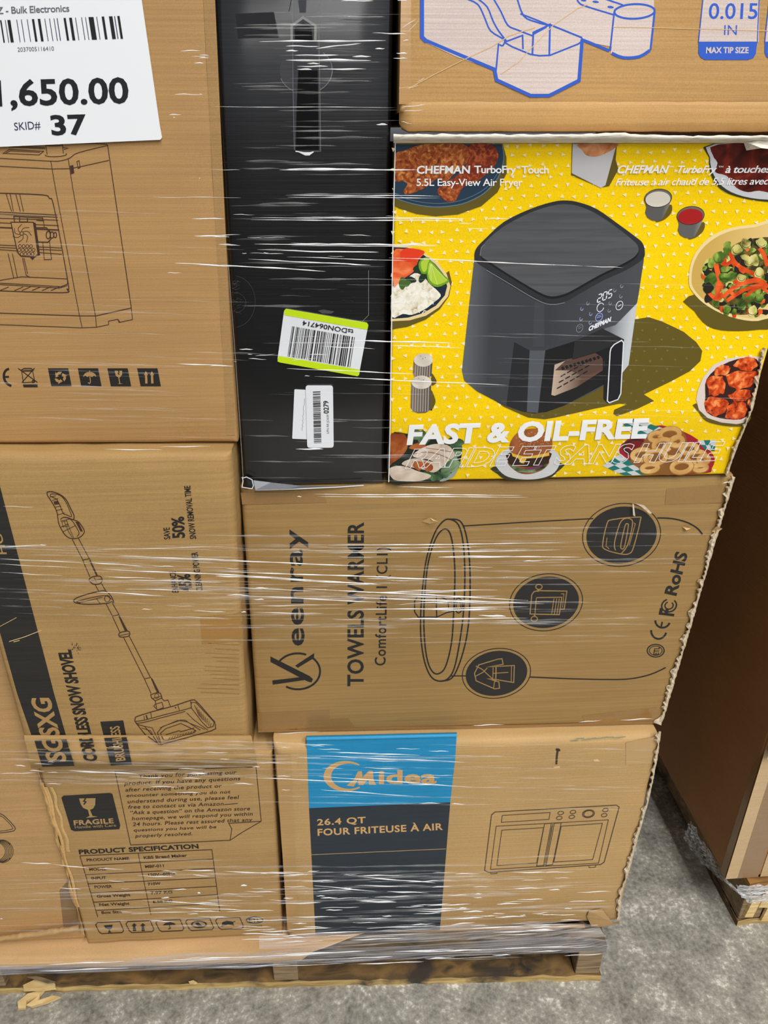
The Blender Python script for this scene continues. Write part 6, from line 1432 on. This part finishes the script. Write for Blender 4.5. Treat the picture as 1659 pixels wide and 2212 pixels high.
def scatter(n, box, slope, l0, l1, w0, w1, mat, slope_j=.008):
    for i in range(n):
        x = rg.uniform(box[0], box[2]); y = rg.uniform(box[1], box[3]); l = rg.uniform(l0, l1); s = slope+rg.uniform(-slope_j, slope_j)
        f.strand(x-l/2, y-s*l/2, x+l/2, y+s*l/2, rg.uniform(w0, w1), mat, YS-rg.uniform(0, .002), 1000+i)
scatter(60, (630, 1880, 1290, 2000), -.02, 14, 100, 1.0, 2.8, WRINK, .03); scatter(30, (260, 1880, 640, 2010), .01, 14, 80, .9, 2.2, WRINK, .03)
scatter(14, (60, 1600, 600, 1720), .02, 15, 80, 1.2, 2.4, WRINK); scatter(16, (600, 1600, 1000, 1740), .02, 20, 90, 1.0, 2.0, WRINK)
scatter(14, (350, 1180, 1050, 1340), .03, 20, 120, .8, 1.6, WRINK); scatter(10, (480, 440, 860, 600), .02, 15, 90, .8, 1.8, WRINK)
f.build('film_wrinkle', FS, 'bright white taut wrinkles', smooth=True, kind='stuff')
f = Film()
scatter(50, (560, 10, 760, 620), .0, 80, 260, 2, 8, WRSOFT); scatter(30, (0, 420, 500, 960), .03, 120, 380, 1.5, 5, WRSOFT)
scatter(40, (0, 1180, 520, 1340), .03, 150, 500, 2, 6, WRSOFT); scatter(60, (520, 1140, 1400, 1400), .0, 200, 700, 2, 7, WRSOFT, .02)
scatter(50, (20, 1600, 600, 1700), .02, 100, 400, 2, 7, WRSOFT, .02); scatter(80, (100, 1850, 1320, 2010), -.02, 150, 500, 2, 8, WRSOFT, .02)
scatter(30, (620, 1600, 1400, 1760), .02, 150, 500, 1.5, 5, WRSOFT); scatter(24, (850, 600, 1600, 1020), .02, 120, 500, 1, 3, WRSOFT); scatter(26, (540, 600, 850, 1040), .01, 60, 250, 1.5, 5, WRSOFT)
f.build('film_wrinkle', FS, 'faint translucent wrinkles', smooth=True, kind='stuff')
# bunched film round the pallet edge
ROPE = film_mat('film_rope', 0.34, (176, 178, 186), .12)
def band(lines, name, mat, lab, n=140, amp=.004, seed=1):
    """sheet of gathered film through polylines given as (px, py, Y), pleated lengthways"""
    V = []; m = len(lines); sub = 7
    for i in range(n+1):
        t = i/n; col = []
        for ln in lines:
            s = t*(len(ln)-1); k = min(int(s), len(ln)-2); u = s-k
            p, q = ln[k], ln[k+1]; col.append(P(p[0]+(q[0]-p[0])*u, p[1]+(q[1]-p[1])*u, p[2]+(q[2]-p[2])*u))
        for a_, b_ in zip(col, col[1:]):
            for s in range(sub): V.append(a_.lerp(b_, s/sub))
        V.append(col[-1])
    k = (m-1)*sub+1
    for i in range(n+1):
        for j in range(k):
            q = V[i*k+j]; V[i*k+j] = q+Vector((0, -amp*(.5+.5*math.sin(j*2.1+.6*noise.noise(Vector((i*.05, j*.5, seed)))*6))*(.6+.4*noise.noise(Vector((i*.09, j, seed)))), noise.noise(Vector((i*.06, j*.9, seed+3)))*amp*.5))
    mb = MB(); mb.add(V, [(i*k+j, i*k+j+1, (i+1)*k+j+1, (i+1)*k+j) for i in range(n) for j in range(k-1)], mat)
    return mb.build(name, FS, lab, smooth=True)
band([[(-60, 2088, -.056), (160, 2080, -.056), (400, 2060, -.056), (620, 2050, -.054), (900, 2040, -.052), (1200, 2020, -.050), (1312, 2030, -.046)],
      [(-60, 2104, -.060), (160, 2100, -.060), (400, 2092, -.060), (620, 2083, -.058), (900, 2068, -.056), (1200, 2058, -.052), (1312, 2056, -.047)]], 'film_band', ROPE, 'silvery bunched film along the pallet edge')
band([[(560, 2020, -.046), (800, 2010, -.046), (1000, 1996, -.044), (1150, 1990, -.042), (1290, 1996, -.038)],
      [(560, 2052, -.054), (800, 2040, -.054), (1000, 2028, -.052), (1150, 2026, -.048), (1310, 2024, -.045)]], 'film_band', film_mat('film_veil', .18, (232, 232, 236), .14), 'translucent film over the slip sheet', seed=5, amp=.003)
f = Film()
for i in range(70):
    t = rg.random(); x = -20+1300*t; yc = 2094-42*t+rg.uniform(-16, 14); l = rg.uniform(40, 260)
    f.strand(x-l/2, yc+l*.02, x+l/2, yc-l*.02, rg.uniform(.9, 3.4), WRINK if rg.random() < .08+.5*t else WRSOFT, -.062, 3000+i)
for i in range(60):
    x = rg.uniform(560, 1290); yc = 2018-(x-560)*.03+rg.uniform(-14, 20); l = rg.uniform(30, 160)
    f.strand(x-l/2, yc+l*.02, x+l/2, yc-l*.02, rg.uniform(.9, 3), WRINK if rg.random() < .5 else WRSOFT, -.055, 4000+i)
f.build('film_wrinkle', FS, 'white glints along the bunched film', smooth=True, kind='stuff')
